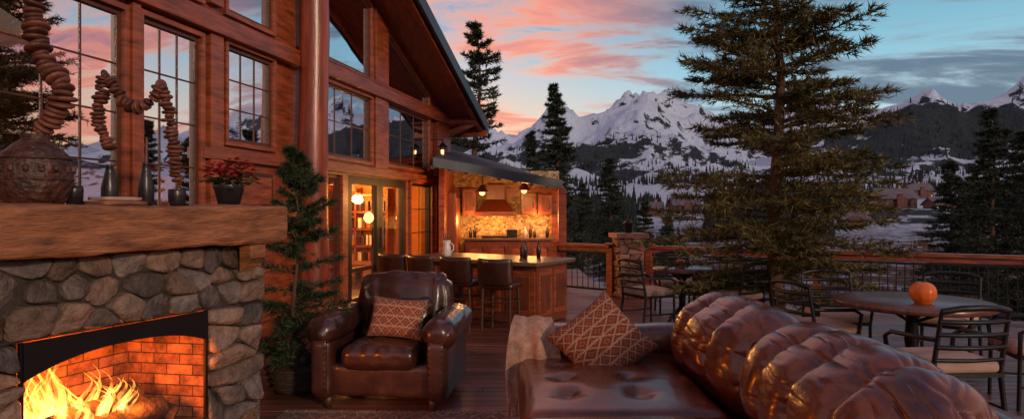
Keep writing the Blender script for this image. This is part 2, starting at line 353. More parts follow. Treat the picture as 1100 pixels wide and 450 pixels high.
def window(poly,cols,rows,fw=.045,glass=glassU,fm=framewood,casing=.05):
    out=inset(poly,-casing); inn=inset(poly,fw)
    if casing: fr.ring([W(t,z,.0) for t,z in out],[W(t,z,.0) for t,z in poly],[W(t,z,.05) for t,z in out],[W(t,z,.05) for t,z in poly],redwood)
    fr.ring([W(t,z,-.10) for t,z in poly],[W(t,z,-.10) for t,z in inn],[W(t,z,.0) for t,z in poly],[W(t,z,.0) for t,z in inn],fm)
    gl.add([W(t,z,-.03) for t,z in inn],[list(range(len(inn)))],glass)
    t0=min(p[0] for p in inn);t1=max(p[0] for p in inn);z0=min(p[1] for p in inn)
    def ztop(t):
        best=z0
        for i in range(len(inn)):
            p,q=inn[i],inn[(i+1)%len(inn)]
            if abs(p[0]-q[0])>1e-6 and min(p[0],q[0])-1e-6<=t<=max(p[0],q[0])+1e-6: best=max(best,p[1]+(q[1]-p[1])*(t-p[0])/(q[0]-p[0]))
        return best
    for i in range(1,cols):
        t=t0+(t1-t0)*i/cols; wp(fr,[(t-.008,z0),(t+.008,z0),(t+.008,ztop(t+.008)),(t-.008,ztop(t-.008))],-.036,-.020,fm)
    zt=max(min(ztop(t0+.001),ztop(t1-.001)),z0+.2)
    for j in range(1,rows):
        z=z0+(zt-z0)*j/rows; wp(fr,[(t0,z-.008),(t1,z-.008),(t1,z+.008),(t0,z+.008)],-.034,-.022,fm)
def storey(tm,tM,zlo,zhi,ops):
    x=tm
    for (a,b,z0,z1) in ops:
        wp(wall,[(x,zlo),(a,zlo),(a,zhi(a)),(x,zhi(x))],-.2,0,redwood)
        if z0>zlo: wp(wall,[(a,zlo),(b,zlo),(b,z0),(a,z0)],-.2,0,redwood)
        wp(wall,[(a,z1(a)),(b,z1(b)),(b,zhi(b)),(a,zhi(a))],-.2,0,redwood)
        x=b
    wp(wall,[(x,zlo),(tM,zlo),(tM,zhi(tM)),(x,zhi(x))],-.2,0,redwood)
c=lambda v:(lambda t:v)
b0=(-.75,tp(130)); b1=(tp(150),tp(213)); b2=(tp(242),tp(291)); b3=(tp(339),tp(397)); b4=(tp(415),tp(459)); tc_=tp(319)
storey(-3,tc_,0,c(3.5),[(*b0,1.5,c(3.30)),(*b1,1.5,c(3.32)),(*b2,2.3,c(3.36))])
lw=(tp(336),tp(365)); dr=(tp(374),tp(436)); rw=(tp(440),tp(462))
storey(tc_,TE,0,c(2.2),[(*lw,.12,c(2.06)),(*dr,.02,c(2.08)),(*rw,.12,c(2.06))])
storey(tc_,TE,2.2,c(3.5),[(*b3,2.33,c(3.38)),(*b4,2.35,c(3.42))])
mt=lambda t:zr(t)-.16
storey(-3,TR,3.5,zr,[(*b0,3.72,mt),(*b1,3.72,mt)])
storey(TR,TE,3.5,zr,[(*b2,3.72,mt),(*b3,3.72,mt),(*b4,3.68,mt)])
for b,z0,z1,cc,rr in((b0,1.5,3.30,5,4),(b1,1.5,3.32,3,4),(b2,2.3,3.36,3,3),(b3,2.33,3.38,3,2),(b4,2.35,3.42,3,2)):
    window([(b[0],z0),(b[1],z0),(b[1],z1),(b[0],z1)],cc,rr)
for b in(b0,b1,b2,b3,b4):
    z0=3.72 if b is not b4 else 3.68
    window([(b[0],z0),(b[1],z0),(b[1],mt(b[1])),(b[0],mt(b[0]))],1,1)
window([(lw[0],.12),(lw[1],.12),(lw[1],2.06),(lw[0],2.06)],1,1,glass=glassD)
window([(rw[0],.12),(rw[1],.12),(rw[1],2.06),(rw[0],2.06)],2,4,glass=glassD,fm=black)
tm_=(dr[0]+dr[1])/2
for a,b in((dr[0],tm_-.004),(tm_+.004,dr[1])):
    window([(a,.02),(b,.02),(b,2.08),(a,2.08)],1,1,fw=.13,glass=glassD,fm=black,casing=0)
    wp(fr,[(a+.13,.55),(b-.13,.55),(b-.13,.62),(a+.13,.62)],-.08,-.035,black)
for dx in(-.07,.07): fr.cyl(W(tm_+dx,.9,.05),W(tm_+dx,1.25,.05),.012,black)
for z0,z1,o in((2.10,2.24,.11),(3.44,3.64,.13),(3.66,3.70,.09)):
    wp(trim,[(tc_,z0),(TE,z0),(TE,z1),(tc_,z1)],.003,o,redwoodH)
for z0,z1,o in((3.40,3.6,.13),): wp(trim,[(-3,z0),(tc_,z0),(tc_,z1),(-3,z1)],.003,o-.004,redwoodH)
for z0,z1,o in((2.08,2.2,.09),(1.35,1.46,.1)): wp(trim,[(tp(214),z0),(tc_,z0),(tc_,z1),(tp(214),z1)],.003,o-.004,redwoodH)
for a,b in((130,150),(216,238),(398,414)):
    a,b=tp(a)+.06,tp(b)-.06
    z0=0 if a<3 else 2.25
    wp(trim,[(a,z0),(b,z0),(b,3.395 if a<3 else 3.435),(a,3.395 if a<3 else 3.435)],.003,.075,redwood)
    wp(trim,[(a,3.71),(b,3.71),(b,zr(b)-.1),(a,zr(a)-.1)],.003,.075,redwood)
a,b=tp(464),TE; wp(trim,[(a,0),(b,0),(b,2.09),(a,2.09)],.003,.1,redwood); wp(trim,[(a+.1,2.25),(b,2.25),(b,3.43),(a+.1,3.43)],.003,.1,redwood)
wp(trim,[(b2[0],1.55),(b2[1],1.55),(b2[1],1.98),(b2[0],1.98)],.003,.03,darkwood)
wp(trim,[(b2[0]+.05,1.6),(b2[1]-.05,1.6),(b2[1]-.05,1.93),(b2[0]+.05,1.93)],.033,.045,redwood)
wall.obj('facade_wall',lodge); trim.obj('timber_beams',lodge,bevel=.012); fr.obj('window_frames',lodge,bevel=.003); gl.obj('window_glass',lodge,recalc=False)
lc=MB(); pts=[W(tc_+.02*math.sin(i),z,.24) for i,z in enumerate(np.linspace(0,6.2,14))]
lc.tube(pts,[.19+.006*math.sin(i*1.7) for i in range(14)],logm,20)
lc.box(W(tc_,.12,.24),(.5,.5,.24),redwood,rz=-.21)
lc.obj('log_column',lodge,bevel=.01)
rf=MB()
def slab(ta,tb,za,zb,o0,o1,mat): 
    rf.prism([W(ta,za(ta),o0),W(tb,za(tb),o0),W(tb,zb(tb),o0),W(ta,zb(ta),o0)],[W(ta,za(ta),o1),W(tb,za(tb),o1),W(tb,zb(tb),o1),W(ta,zb(ta),o1)],mat)
zz=lambda k:(lambda t: zr(t)+k)
for ta,tb in((TR,TE+.55),(-3.6,TR)):
    slab(ta,tb,zz(.003),zz(.05),-7,.76,soffit)
    slab(ta,tb,zz(.053),zz(.16),-7,.80,shingle)
    slab(ta,tb,zz(-.10),zz(.15),.803,.86,fascia)
    slab(ta,tb,zz(-.14),zz(.0),.66,.75,redwoodH)
for t in(TE-.1,TR): rf.cyl(W(t,zr(t)-.12,-.3),W(t,zr(t)-.12,.74),.10,logm,14)
rf.box(W(TE+.42,zr(TE+.42)-.12,.3),(1.1,.1,.2),redwoodH,rz=-.21)
rf.prism([W(TE-.16,3.15,.0),W(TE-.02,3.15,0),W(TE-.02,3.3,0),W(TE-.16,3.3,0)],[W(TE-.16,3.42,.7),W(TE-.02,3.42,.7),W(TE-.02,3.52,.7),W(TE-.16,3.52,.7)],redwood)
rf.obj('roof',lodge,bevel=.006)
iw=MB()
iw.prism([W(TE-.02,0,-.2),W(TE-.22,0,-.2),W(TE-.22,0,-6),W(TE-.02,0,-6)],[W(TE-.02,3.55,-.2),W(TE-.22,3.6,-.2),W(TE-.22,3.6,-6),W(TE-.02,3.55,-6)],redwood)
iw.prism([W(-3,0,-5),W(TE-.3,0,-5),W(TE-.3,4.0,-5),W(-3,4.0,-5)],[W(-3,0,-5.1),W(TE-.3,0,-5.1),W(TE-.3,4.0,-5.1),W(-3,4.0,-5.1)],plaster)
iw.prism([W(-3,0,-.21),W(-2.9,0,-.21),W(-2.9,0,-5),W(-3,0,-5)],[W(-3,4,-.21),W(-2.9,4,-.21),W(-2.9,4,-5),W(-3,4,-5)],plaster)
iw.prism([W(-3,.0,-.21),W(TE-.3,.0,-.21),W(TE-.3,.0,-5),W(-3,.0,-5)],[W(-3,.03,-.21),W(TE-.3,.03,-.21),W(TE-.3,.03,-5),W(-3,.03,-5)],darkwood)
iw.prism([W(TE-.35,.03,-.21),W(TE-.35,.03,-5),W(TE-.35,2.2,-5),W(TE-.35,2.2,-.21)],[W(TE-.3,.03,-.21),W(TE-.3,.03,-5),W(TE-.3,2.2,-5),W(TE-.3,2.2,-.21)],plaster)
iw.prism([W(tc_,2.2,-.3),W(TE-.3,2.2,-.3),W(TE-.3,2.2,-5),W(tc_,2.2,-5)],[W(tc_,2.3,-.3),W(TE-.3,2.3,-.3),W(TE-.3,2.3,-5),W(tc_,2.3,-5)],soffit)
for t in(5.2,6.6,8.2,9.6): iw.box(W(t,1.1,-3.2),(.14,.14,2.1),darkwood)
for k in range(5): iw.box(W(TE-.55,.35+.38*k,-1.9),(1.5,.34,.04),cabwood,rz=-.21)
for o_ in(-1.15,-1.9,-2.65): iw.box(W(TE-.55,1.05,o_),(.05,.34,1.95),cabwood,rz=-.21)
for i in range(40):
    k=random.randrange(4); iw.box(W(TE-.6,.37+.38*k+.12,random.uniform(-2.6,-1.2)),(.05,.2,.22),random.choice([potm,cream,redwood,blackcer]),rz=-.21)
iw.box(W(6,.5,-2.2),(.7,1.8,.9),cabwood,rz=-.21)
iw.box(W(8.6,.42,-1.3),(.8,.9,.1),cabwood,rz=-.21); iw.box(W(8.6,.2,-1.3),(.1,.1,.4),black)
iw.obj('interior',lodge)
for t,o,z,p in((5.2,-1.4,1.95,210),(7.5,-2.2,1.95,190),(9.3,-1.8,1.95,110)):
    g=MB(); g.lathe([(.03,.14),(.05,.13),(.075,0)],W(t,z,o),shade,16); g.cyl(W(t,z+.13,o),W(t,2.2,o),.01,black); g.obj('ceiling_lamp',lodge)
    light('ceiling_light',W(t,z-.12,o),p,(1,.44,.10),.2,lodge)
ln=MB(); lp=W(tp(462),2.72,.28)
ln.cyl(lp+Vector((0,0,.2)),lp+Vector((0,0,.32)),.012,black); ln.cyl(lp+Vector((0,0,.3)),W(tp(462),3.02,.0),.012,black)
ln.lathe([(.01,.24),(.1,.15),(.11,.14)],lp,black,12); ln.lathe([(.03,-.08),(.04,.08)],lp,bulb,8); ln.lathe([(.07,-.13),(.075,-.1)],lp,black,8)
for k in range(6):
    a=k*math.pi/3; ln.cyl(lp+Vector((.065*math.cos(a),.065*math.sin(a),-.12)),lp+Vector((.09*math.cos(a),.09*math.sin(a),.15)),.009,black,6)
ln.obj('wall_lantern')

# ---------------------------------------------------------------- deck
dk=MB(); wd=.135; y=-2.0
def xr(y): 
    if y<7.7: return 9.6
    if y<11.8: return 9.6+(2.2-9.6)*(y-7.7)/(11.8-7.7)
    return 1.75
def xl(y): return W0.x+D.x/D.y*(y-W0.y)+.005 if y<14.85 else -1.4
while y<17:
    x=xl(y+.07); xe=xr(y+.07); first=True
    while x<xe-.02:
        l=random.uniform(1.6,3.8) if not first else random.uniform(.5,3); first=False; x2=min(x+l,xe)
        z=random.uniform(-.002,.001)
        dk.box(((x+x2)/2,y+wd/2,-.02+z),(x2-x-.004,wd-.009,.04),plank); x=x2
    y+=wd
deck=empty('wooden_deck'); dk.obj('planks',deck,bevel=.003)
ds=MB()
ds.add([(-4.6,-2,-.06),(9.5,-2,-.06),(9.5,7.7,-.06),(2.1,11.8,-.06),(1.6,17,-.06),(-4.6,17,-.06),
        (-4.6,-2,-.3),(9.5,-2,-.3),(9.5,7.7,-.3),(2.1,11.8,-.3),(1.6,17,-.3),(-4.6,17,-.3)],[(0,1,2,3,4,5),(6,7,8,9,10,11)]+[(i,(i+1)%6,6+(i+1)%6,6+i) for i in range(6)],darkwood)
for p in((9.2,7.4),(5.6,9.4),(2,11.5),(1.3,16.5),(9.2,2),(9.2,-1.6)): ds.cyl((p[0],p[1],-.31),(p[0],p[1],-6),.14,bark)
ds.obj('frame',deck)

# ---------------------------------------------------------------- railings
RH=.92
def railing(pts,name='deck_railing',grid=False):
    r=MB()
    for a,b in zip(pts[:-1],pts[1:]):
        a=Vector((*a,0));b=Vector((*b,0)); d=b-a;Ln=d.length;d.normalize();rz=math.atan2(d.y,d.x); m=(a+b)/2
        r.box(m+Vector((0,0,RH-.03)),(Ln,.15,.055),redwoodH,rz=rz)
        r.box(m+Vector((0,0,RH-.10)),(Ln,.05,.075),redwoodH,rz=rz)
        r.box(m+Vector((0,0,.1)),(Ln,.04,.04),black,rz=rz); r.box(m+Vector((0,0,RH-.165)),(Ln,.03,.03),black,rz=rz)
        n=int(Ln/.11)
        for i in range(1,n): p=a+d*(Ln*i/n); r.cyl(p+Vector((0,0,.1)),p+Vector((0,0,RH-.15)),.009,black,6)
        if grid:
            for k in range(1,6): r.box(m+Vector((0,0,.1+.11*k)),(Ln,.008,.008),black,rz=rz)
        np_=max(1,round(Ln/2.6))
        for i in range(np_+1):
            p=a+d*(Ln*i/np_); r.box(p+Vector((0,0,RH/2-.03)),(.12,.12,RH-.06),redwood,rz=rz)
            r.box(p+Vector((0,0,RH+.012)),(.17,.17,.03),redwood,rz=rz)
    return r.obj(name,bevel=.006)
railing([(9.5,-1.5),(9.5,7.6),(2.42,11.52)],grid=True)
railing([(1.78,11.75),(.85,12.5)])
sp=MB(); pc=Vector((2.08,11.65,0)); ps=.44
sp.box(pc+Vector((0,0,.52)),(ps-.04,ps-.04,1.04),mortar,rz=.1)
pilst=M('pillar_stone',(.27,.15,.105),.75,var=.4,scale=9,bump=.7,bscale=28,island=.4,dist=.02)
for k in range(4):
    Rk=Matrix.Rotation(.1+k*math.pi/2,3,'Z')
    stones(sp,(lambda u,v,o,Rk=Rk: pc+Rk@Vector((u,-ps/2+.02-o,v))),-ps/2,ps/2,0,1.05,.17,pilst,h=.035,asp=.55)
sp.box(pc+Vector((0,0,1.09)),(ps+.14,ps+.14,.08),pilst,rz=.1)
sp.lathe([(.05,0),(.07,.02),(.075,.16),(.1,.17),(.02,.25)],pc+Vector((0,0,1.132)),black,10)
sp.obj('stone_pillar')

# ---------------------------------------------------------------- kitchen pavilion
kit=empty('outdoor_kitchen'); k=MB()
FL=Vector((-1.5,12.3,2.40));FR=Vector((1.0,13.0,2.0));BR=Vector((1.2,15.8,2.14));BL=Vector((-1.5,15.8,2.88))
dz=Vector((0,0,.07)); dd=Vector((0,0,.1))
k.prism([FL,FR,BR,BL],[v+dz for v in(FL,FR,BR,BL)],soffit)
k.prism([v+dz+Vector((0,0,.003)) for v in(FL,FR,BR,BL)],[v+dz+Vector((0,0,.06)) for v in(FL,FR,BR,BL)],shingle)
u=(FR-FL).normalized(); nn=Vector((u.y,-u.x,0)).normalized()*.04
k.prism([FL+nn*.1-dd*.5,FR+nn*.1-dd*.5,FR+nn*.1+dd*1.35,FL+nn*.1+dd*1.35],[FL+nn-dd*.5,FR+nn-dd*.5,FR+nn+dd*1.35,FL+nn+dd*1.35],fascia)
for i in range(9):
    a=FL.lerp(FR,i/8); b=BL.lerp(BR,i/8); d=Vector((0,0,-.05))
    k.tube([a+d,b+d],.045,redwood,6)
k.obj('roof',kit,bevel=.004)
k=MB()
k.box((-.2,15.3,1.2),(2.6,.1,2.5),mosaicm); k.box((-1.42,14.2,1.3),(.12,2.1,2.6),redwood)
k.box((-1.28,14.35,.95),(.16,1.2,1.9),cabwood); k.box((-1.19,14.35,.95),(.02,1.0,1.7),redwood)
k.box((1.02,13.25,.99),(.16,.16,1.96),redwood); k.box((1.02,15.2,1.0),(.2,.2,2.0),redwood)
k.box((-.2,15.22,1.95),(2.5,.06,.2),redwoodH)
k.obj('walls',kit,bevel=.004)
k=MB()
k.box((-.05,14.9,.43),(2.0,.6,.86),cabwood); k.box((-.05,14.87,.885),(2.06,.68,.045),granite)
for i in range(4):
    x=-.8+i*.48; k.box((x,14.59,.42),(.42,.02,.62),cabwood); k.box((x,14.578,.42),(.3,.02,.5),redwood); k.cyl((x+.15,14.56,.6),(x+.15,14.56,.72),.01,black)
k.obj('base_cabinets',kit,bevel=.004)
k=MB()
for x,w,z,h in((-.98,.32,1.72,.62),(.38,.36,1.68,.5),(.76,.34,1.66,.48)):
    k.box((x,15.08,z),(w,.34,h),cabwood); k.box((x,14.9,z),(w*.86,.02,h*.88),redwood); k.box((x,14.887,z),(w*.55,.016,h*.66),cabwood); k.cyl((x+w*.3,14.87,z-.1),(x+w*.3,14.87,z),.008,black)
k.prism([Vector(v) for v in((-.8,14.7,1.5),(.05,14.7,1.5),(.05,15.24,1.5),(-.8,15.24,1.5))],[Vector(v) for v in((-.6,14.98,1.78),(-.15,14.98,1.78),(-.15,15.24,1.78),(-.6,15.24,1.78))],cabwood)
k.box((-.375,14.97,1.45),(.95,.56,.1),redwoodH); k.box((-.375,15.1,1.95),(.42,.28,.34),cabwood)
k.obj('wall_cabinets',kit,bevel=.004)
k=MB()
k.box((-.38,14.86,.93),(.6,.45,.05),black)
for x,h in((-.95,.22),(-.85,.28),(.3,.25),(.42,.3),(.52,.2),(.8,.24)): k.lathe([(.035,0),(.04,h*.6),(.015,h*.75),(.015,h)],(x,14.9,.91),random.choice([blackcer,cream,potm]),12)
k.box((.0,14.9,1.0),(.24,.18,.18),black)
k.obj('counter_items',kit)
for px,py,Y in((518,206,12.9),(563,204,13.3)):
    p=P(px,py,Y); g=MB(); g.lathe([(.015,.14),(.05,.12),(.13,0),(.135,-.01)],p,darkwood,18); g.lathe([(.02,.03),(.06,.0),(.05,-.05),(.01,-.075)],p,bulb,14); g.cyl(p+Vector((0,0,.14)),(p.x,p.y,2.3),.008,black,6)
    g.obj('pendant_lamp'); light('pendant_light',p-Vector((0,0,.14)),46,(1,.42,.11),.1)
light('undercabinet_light',(.55,14.8,1.36),18,(1,.43,.10),.14,kit); light('hood_light',(-.37,14.85,1.36),26,(1,.43,.10),.14,kit); light('side_light',(-.95,14.6,1.3),14,(1,.43,.10),.14,kit)

isl=empty('bar_island'); F0=Vector((.33,8.5,0)); U=Vector((-.84,.54,0)).normalized(); V=Vector((-U.y,U.x,0))*-1
if V.y<0: V=-V
k=MB(); rz=math.atan2(U.y,U.x); Lb,Db=2.35,1.1
cc=F0+U*Lb/2+V*Db/2
k.box(cc+Vector((0,0,.40)),(Lb-.16,Db-.24,.78),cabwood,rz=rz); k.box(cc+Vector((0,0,.04)),(Lb-.24,Db-.32,.08),black,rz=rz)
for i in range(4):
    p=F0+U*(.33+i*.56)+V*.118; k.box(p+Vector((0,0,.43)),(.46,.02,.6),redwood,rz=rz); k.box(p-V*.012+Vector((0,0,.43)),(.3,.02,.44),cabwood,rz=rz)
for j in range(2):
    p=F0+U*.078+V*(.34+j*.42); k.box(p+Vector((0,0,.43)),(.02,.36,.62),redwood,rz=rz); k.box(p-U*.012+Vector((0,0,.43)),(.02,.24,.48),cabwood,rz=rz)
k.obj('cabinet',isl,bevel=.006)
k=MB(); k.box(cc+Vector((0,0,.825)),(Lb,Db,.055),granite,rz=rz); k.obj('countertop',isl,bevel=.012)
g=MB(); p=P(480,268,9.7); p.z=.853; g.lathe([(.05,0),(.065,.03),(.06,.14),(.045,.18),(.055,.24),(.05,.24)],p,cream,20)
for i in range(4): g.cyl(p+Vector((.01*i-.02,0,.2)),p+Vector((.03*i-.05,.01,.34)),.007,darkwood,6)
g.tube([p+Vector((.055,0,.2)),p+Vector((.1,0,.17)),p+Vector((.1,0,.1)),p+Vector((.06,0,.06))],.009,cream,6); g.obj('utensil_jug')
g=MB(); 
for i,(s,t) in enumerate(((.55,.6),(.7,.75),(.45,.8))): g.lathe([(.03,0),(.033,.14),(.012,.19),(.012,.25)],F0+U*s+V*t+Vector((0,0,.853)),potm if i%2 else blackcer,12)
g.obj('bottles')

def stool(loc,rz):
    m=MB()
    for x in(-.19,.19):
        m.tube([(x,.19,.0),(x*.92,.17,.56)],[.018,.024],darkwood,8); m.tube([(x,-.2,.0),(x*.95,-.19,.56),(x,-.25,.90)],[.018,.024,.018],darkwood,8)
    for z in(.2,.38):
        for a,b in(((-.19,.19),(.19,.19)),((-.19,-.2),(.19,-.2)),((-.19,.19),(-.19,-.2)),((.19,.19),(.19,-.2))): m.cyl((*a,z),(*b,z),.011,darkwood,6)
    m.rbox((0,0,.585),(.46,.45,.09),.04,leath2,8,puff=(0,0,.015))
    m.rbox((0,-.225,.77),(.47,.065,.34),.03,leath2,10,R=rot(9),puff=(0,.012,0),fn=lambda w,q:Vector((w.x,w.y-.05*(1-q.x**2),w.z)))
    return m.obj('bar_stool',loc=loc,rz=rz)
for s,j in((.35,.25),(.93,.1),(1.5,-.05),(2.05,.1)):
    p=F0+U*s-V*.33; stool((p.x,p.y,0),math.atan2(V.y,V.x)-math.pi/2+j)

# ---------------------------------------------------------------- fireplace
fp=empty('stone_fireplace'); dF=Vector((.37,.929,0)).normalized(); nF=Vector((dF.y,-dF.x,0)); C0=Vector((-1.82,4.66,0))
def G(u,z,o=0): return C0-dF*u+nF*o+Vector((0,0,z))
UO0,UO1,ZO,UE=.46,1.60,.90,2.7
s=MB()
Pf=lambda u,v,o:G(u,v,o)
stones(s,Pf,.0,UE,ZO+.005,1.31,.19,stonem); stones(s,Pf,.0,UO0,0,ZO,.19,stonem); stones(s,Pf,UO1,UE,0,ZO,.19,stonem); stones(s,Pf,UO0,UO1,0,.2,.2,stonem)
stones(s,lambda u,v,o:G(0,v,-u)+dF*o,.02,.72,0,1.31,.2,stonem)
s.obj('stonework',fp)
s=MB()
def gb(u0,u1,z0,z1,o0,o1,mat):
    s.prism([G(u0,z0,o0),G(u1,z0,o0),G(u1,z1,o0),G(u0,z1,o0)],[G(u0,z0,o1),G(u1,z0,o1),G(u1,z1,o1),G(u0,z1,o1)],mat)
gb(.0,UE,ZO,1.31,-.7,0,mortar); gb(0,UO0-.09,0,ZO-.002,-.7,-.002,mortar); gb(UO1+.09,UE,0,ZO-.002,-.7,-.002,mortar); gb(UO0-.088,UO1+.088,0,.19,-.7,-.004,mortar); gb(UO0-.088,UO1+.088,.192,ZO-.003,-.7,-.62,mortar)
s.obj('core',fp)
s=MB()
def bq(pts,uw,vh): s.add(pts,[(0,1,2,3)],brick,uvs=[[(0,0),(uw,0),(uw,vh),(0,vh)]])
A,Bq=UO0,UO1; a2,b2_=UO0+.12,UO1-.12
bq([G(A,.2,-.0),G(a2,.2,-.56),G(a2,.92,-.56),G(A,.92,-.0)],.58,.72)
bq([G(a2,.2,-.56),G(b2_,.2,-.56),G(b2_,.92,-.56),G(a2,.92,-.56)],.86,.72)
bq([G(b2_,.2,-.56),G(Bq,.2,0),G(Bq,.92,0),G(b2_,.92,-.56)],.58,.72)
bq([G(A,.2,0),G(Bq,.2,0),G(b2_,.2,-.56),G(a2,.2,-.56)],1,.56)
bq([G(A,.9,-.0),G(Bq,.9,-.0),G(b2_,.9,-.56),G(a2,.9,-.56)],1,.56)
s.obj('firebox',fp,recalc=False)
s=MB(); n=16; lo=[];hi=[]
for i in range(n+1):
    x=i/n; u=UO0+.012+(UO1-UO0-.024)*x; zlo=.71+.095*(1-abs(2*x-1)**2.4); lo.append((u,zlo)); hi.append((u,ZO-.004))
for i in range(n):
    qd=[lo[i],lo[i+1],hi[i+1],hi[i]]; s.prism([G(a,b,.005) for a,b in qd],[G(a,b,.035) for a,b in qd],black)
for ua in(UO0+.0,UO1-.02): s.prism([G(ua,.2,.003),G(ua+.02,.2,.003),G(ua+.02,.9,.003),G(ua,.9,.003)],[G(ua,.2,.02),G(ua+.02,.2,.02),G(ua+.02,.9,.02),G(ua,.9,.02)],black)
s.obj('metal_surround',fp)
def mfn(w,q):
    nz=noise.noise(w*3+Vector((5,0,0)))*.02+noise.noise(w*11)*.009; return w+Vector((nz*.3,nz,nz))
s=MB(); Rm=Matrix.Rotation(math.atan2(-dF.y,-dF.x),3,'Z')
s.rbox(G(UE/2-.02,1.445,-.24),(UE+.16,.86,.25),.03,mantelm,48,R=Rm,fn=mfn); s.obj('mantel_beam',fp)
s=MB()
for u_ in(.17,1.9):
    s.prism([G(u_-.07,1.12,.06),G(u_+.07,1.12,.06),G(u_+.07,1.31,.06),G(u_-.07,1.31,.06)],[G(u_-.07,1.22,.17),G(u_+.07,1.22,.17),G(u_+.07,1.31,.17),G(u_-.07,1.31,.17)],mantelm)
s.obj('corbels',fp,bevel=.012)
s=MB(); charred=M('charred_log',(.04,.022,.014),.9,var=.6,scale=14,bump=1,bscale=26,dist=.02)
for (u0,o0,z0,u1,o1,z1,r) in((.66,-.16,.31,1.4,-.2,.29,.07),(.7,-.38,.28,1.38,-.36,.27,.065),(.72,-.3,.40,1.32,-.2,.38,.055),(1.0,-.13,.3,1.15,-.45,.43,.045),(.6,-.1,.25,.85,-.42,.42,.055)):
    s.tube([G(u0+(u1-u0)*k/5,z0+(z1-z0)*k/5+.008*math.sin(k*3),o0+(o1-o0)*k/5) for k in range(6)],[r*(1+.08*math.sin(k*2+u0)) for k in range(6)],charred,12)
for kx in range(6): s.cyl(G(.68+.15*kx,.225,-.08),G(.68+.15*kx,.225,-.48),.01,black,6)
s.obj('burning_logs',fp)
s=MB(); ember=emis('embers',(1,.16,.02),2.2)
for i in range(70):
    s.rbox(G(random.uniform(.7,1.4),.225+random.uniform(0,.03),random.uniform(-.45,-.1)),(.03,.03,.02),.008,ember if random.random()<.5 else charred,2)
s.obj('ember_bed',fp)
s=MB()
CL={.90:.26,1.03:.40,1.15:.30,1.27:.50,1.39:.46}
for i in range(88):
    cl=random.choice(list(CL)); u_=random.gauss(cl,.034); o_=random.uniform(-.36,-.12); pk=CL[cl]
    h=random.uniform(.4,1)*pk; r=random.uniform(.012,.036); ph=cl*9+random.random()*1.6; K=14; base=G(u_,.30,o_); pts=[];rd=[]
    for kk in range(K+1):
        x=kk/K; pts.append(base+Vector((0,0,h*x))+dF*(.06*x*math.sin(ph+x*6)+(u_-cl)*x*.9)+nF*(.02*x*math.cos(ph+x*4))); rd.append(r*max(.02,math.sin(math.pi*min(1,(x*.72+.2)))**1.1*(1-x*.85)))
    s.tube(pts,rd,flame,10,caps=False)
s.obj('flames',fp,recalc=False)
light('fire_light',G(1.15,.55,-.16),44,(1,.215,.02),.12,fp); light('fire_light_low',G(.85,.36,-.12),14,(1,.20,.02),.08,fp)

# ---------------------------------------------------------------- mantel decor
def mpos(px,back):
    k_=(px-550)/F; base=C0-nF*back; u_=(k_*base.y-base.x)/(-dF.x+k_*dF.y); p=base-dF*u_; p.z=1.572; return p
def disc_stack(name,poly,Y,rad,th):
    pts=[P(a,b,Y) for a,b in poly]; 
    m=MB(); seg=[(pts[i+1]-pts[i]).length for i in range(len(pts)-1)]; T=sum(seg); n=int(T/th)
    def at(d):
        for i,s_ in enumerate(seg):
            if d<=s_: return pts[i].lerp(pts[i+1],d/s_)
            d-=s_
        return pts[-1]
    for k_ in range(n+1):
        d=k_*th; p=at(d); dr=(at(min(T,d+.03))-at(max(0,d-.03))).normalized()
        dr=(dr+Vector((random.uniform(-.25,.25),random.uniform(-.2,.2),random.uniform(-.15,.15)))).normalized()
        R=dr.to_track_quat('Z','Y').to_matrix(); r=rad*random.uniform(.66,1.1); t=th*.5
        m.lathe([(r*.3,-t),(r*.8,-t*.85),(r,-t*.3),(r*1.0,t*.3),(r*.8,t*.85),(r*.3,t)],p+Vector((random.uniform(-.01,.01),random.uniform(-.006,.006),0)),totem,14,R=R,flat=random.uniform(.75,1))
    return m.obj(name)
p=mpos(38,.22); Yp=p.y
m=MB(); m.lathe([(.12,0),(.145,.03),(.172,.12),(.170,.2),(.15,.27),(.10,.32),(.066,.345),(.062,.36),(.075,.375),(.06,.376),(.05,.34)],p,potm,40)
for z in(.24,.13): m.lathe([(.160 if z>.2 else .172,z),(.172 if z>.2 else .177,z+.008),(.156 if z>.2 else .172,z+.016)],p,potm,40)
for i in range(16):
    a=i*2*math.pi/16; c0=p+Vector((.17*math.cos(a),.17*math.sin(a),.19)); m.rbox(c0,(.03,.03,.04),.012,potm,3,R=Matrix.Rotation(a,3,'Z'))
m.obj('clay_urn')
disc_stack('stacked_stone_sculpture',[(44,142),(56,128),(66,110),(68,96),(58,82),(48,66),(42,48),(37,28),(36,8),(38,-16)],Yp,.066,.030)
for px,h,r in((118,.24,.045),(157,.27,.045)):
    q_=mpos(px,.2); m=MB(); m.lathe([(r*.7,0),(r,.03),(r*1.02,h*.45),(r*.6,h*.8),(r*.42,h*.95),(r*.6,h)],q_,blackcer,22); m.obj('black_vase')
q_=mpos(190,.2); Y2=q_.y; m=MB(); m.lathe([(.035,0),(.05,.02),(.055,.1),(.05,.11)],q_,blackcer,20); m.obj('black_bowl')
disc_stack('stacked_stone_sculpture',[(118,158),(108,140),(106,118),(110,92),(113,80),(122,92),(130,108),(146,116),(160,112),(170,98),(174,92),(178,104),(182,130),(188,160),(190,196)],Y2,.050,.026)
q_=mpos(157,.2); m=MB(); m.tube([q_+Vector((0,0,.26)),q_+Vector((.004,0,.42))],[.012,.007],totem,8); m.obj('carved_stick')
m=MB(); q_=mpos(124,.1); m.rbox(q_+Vector((0,0,.014)),(.26,.2,.028),.006,mantelm,4,R=Rm); m.rbox(q_+Vector((0.0,0,.04)),(.22,.16,.022),.006,cush,4,R=Rm); m.obj('book_stack')
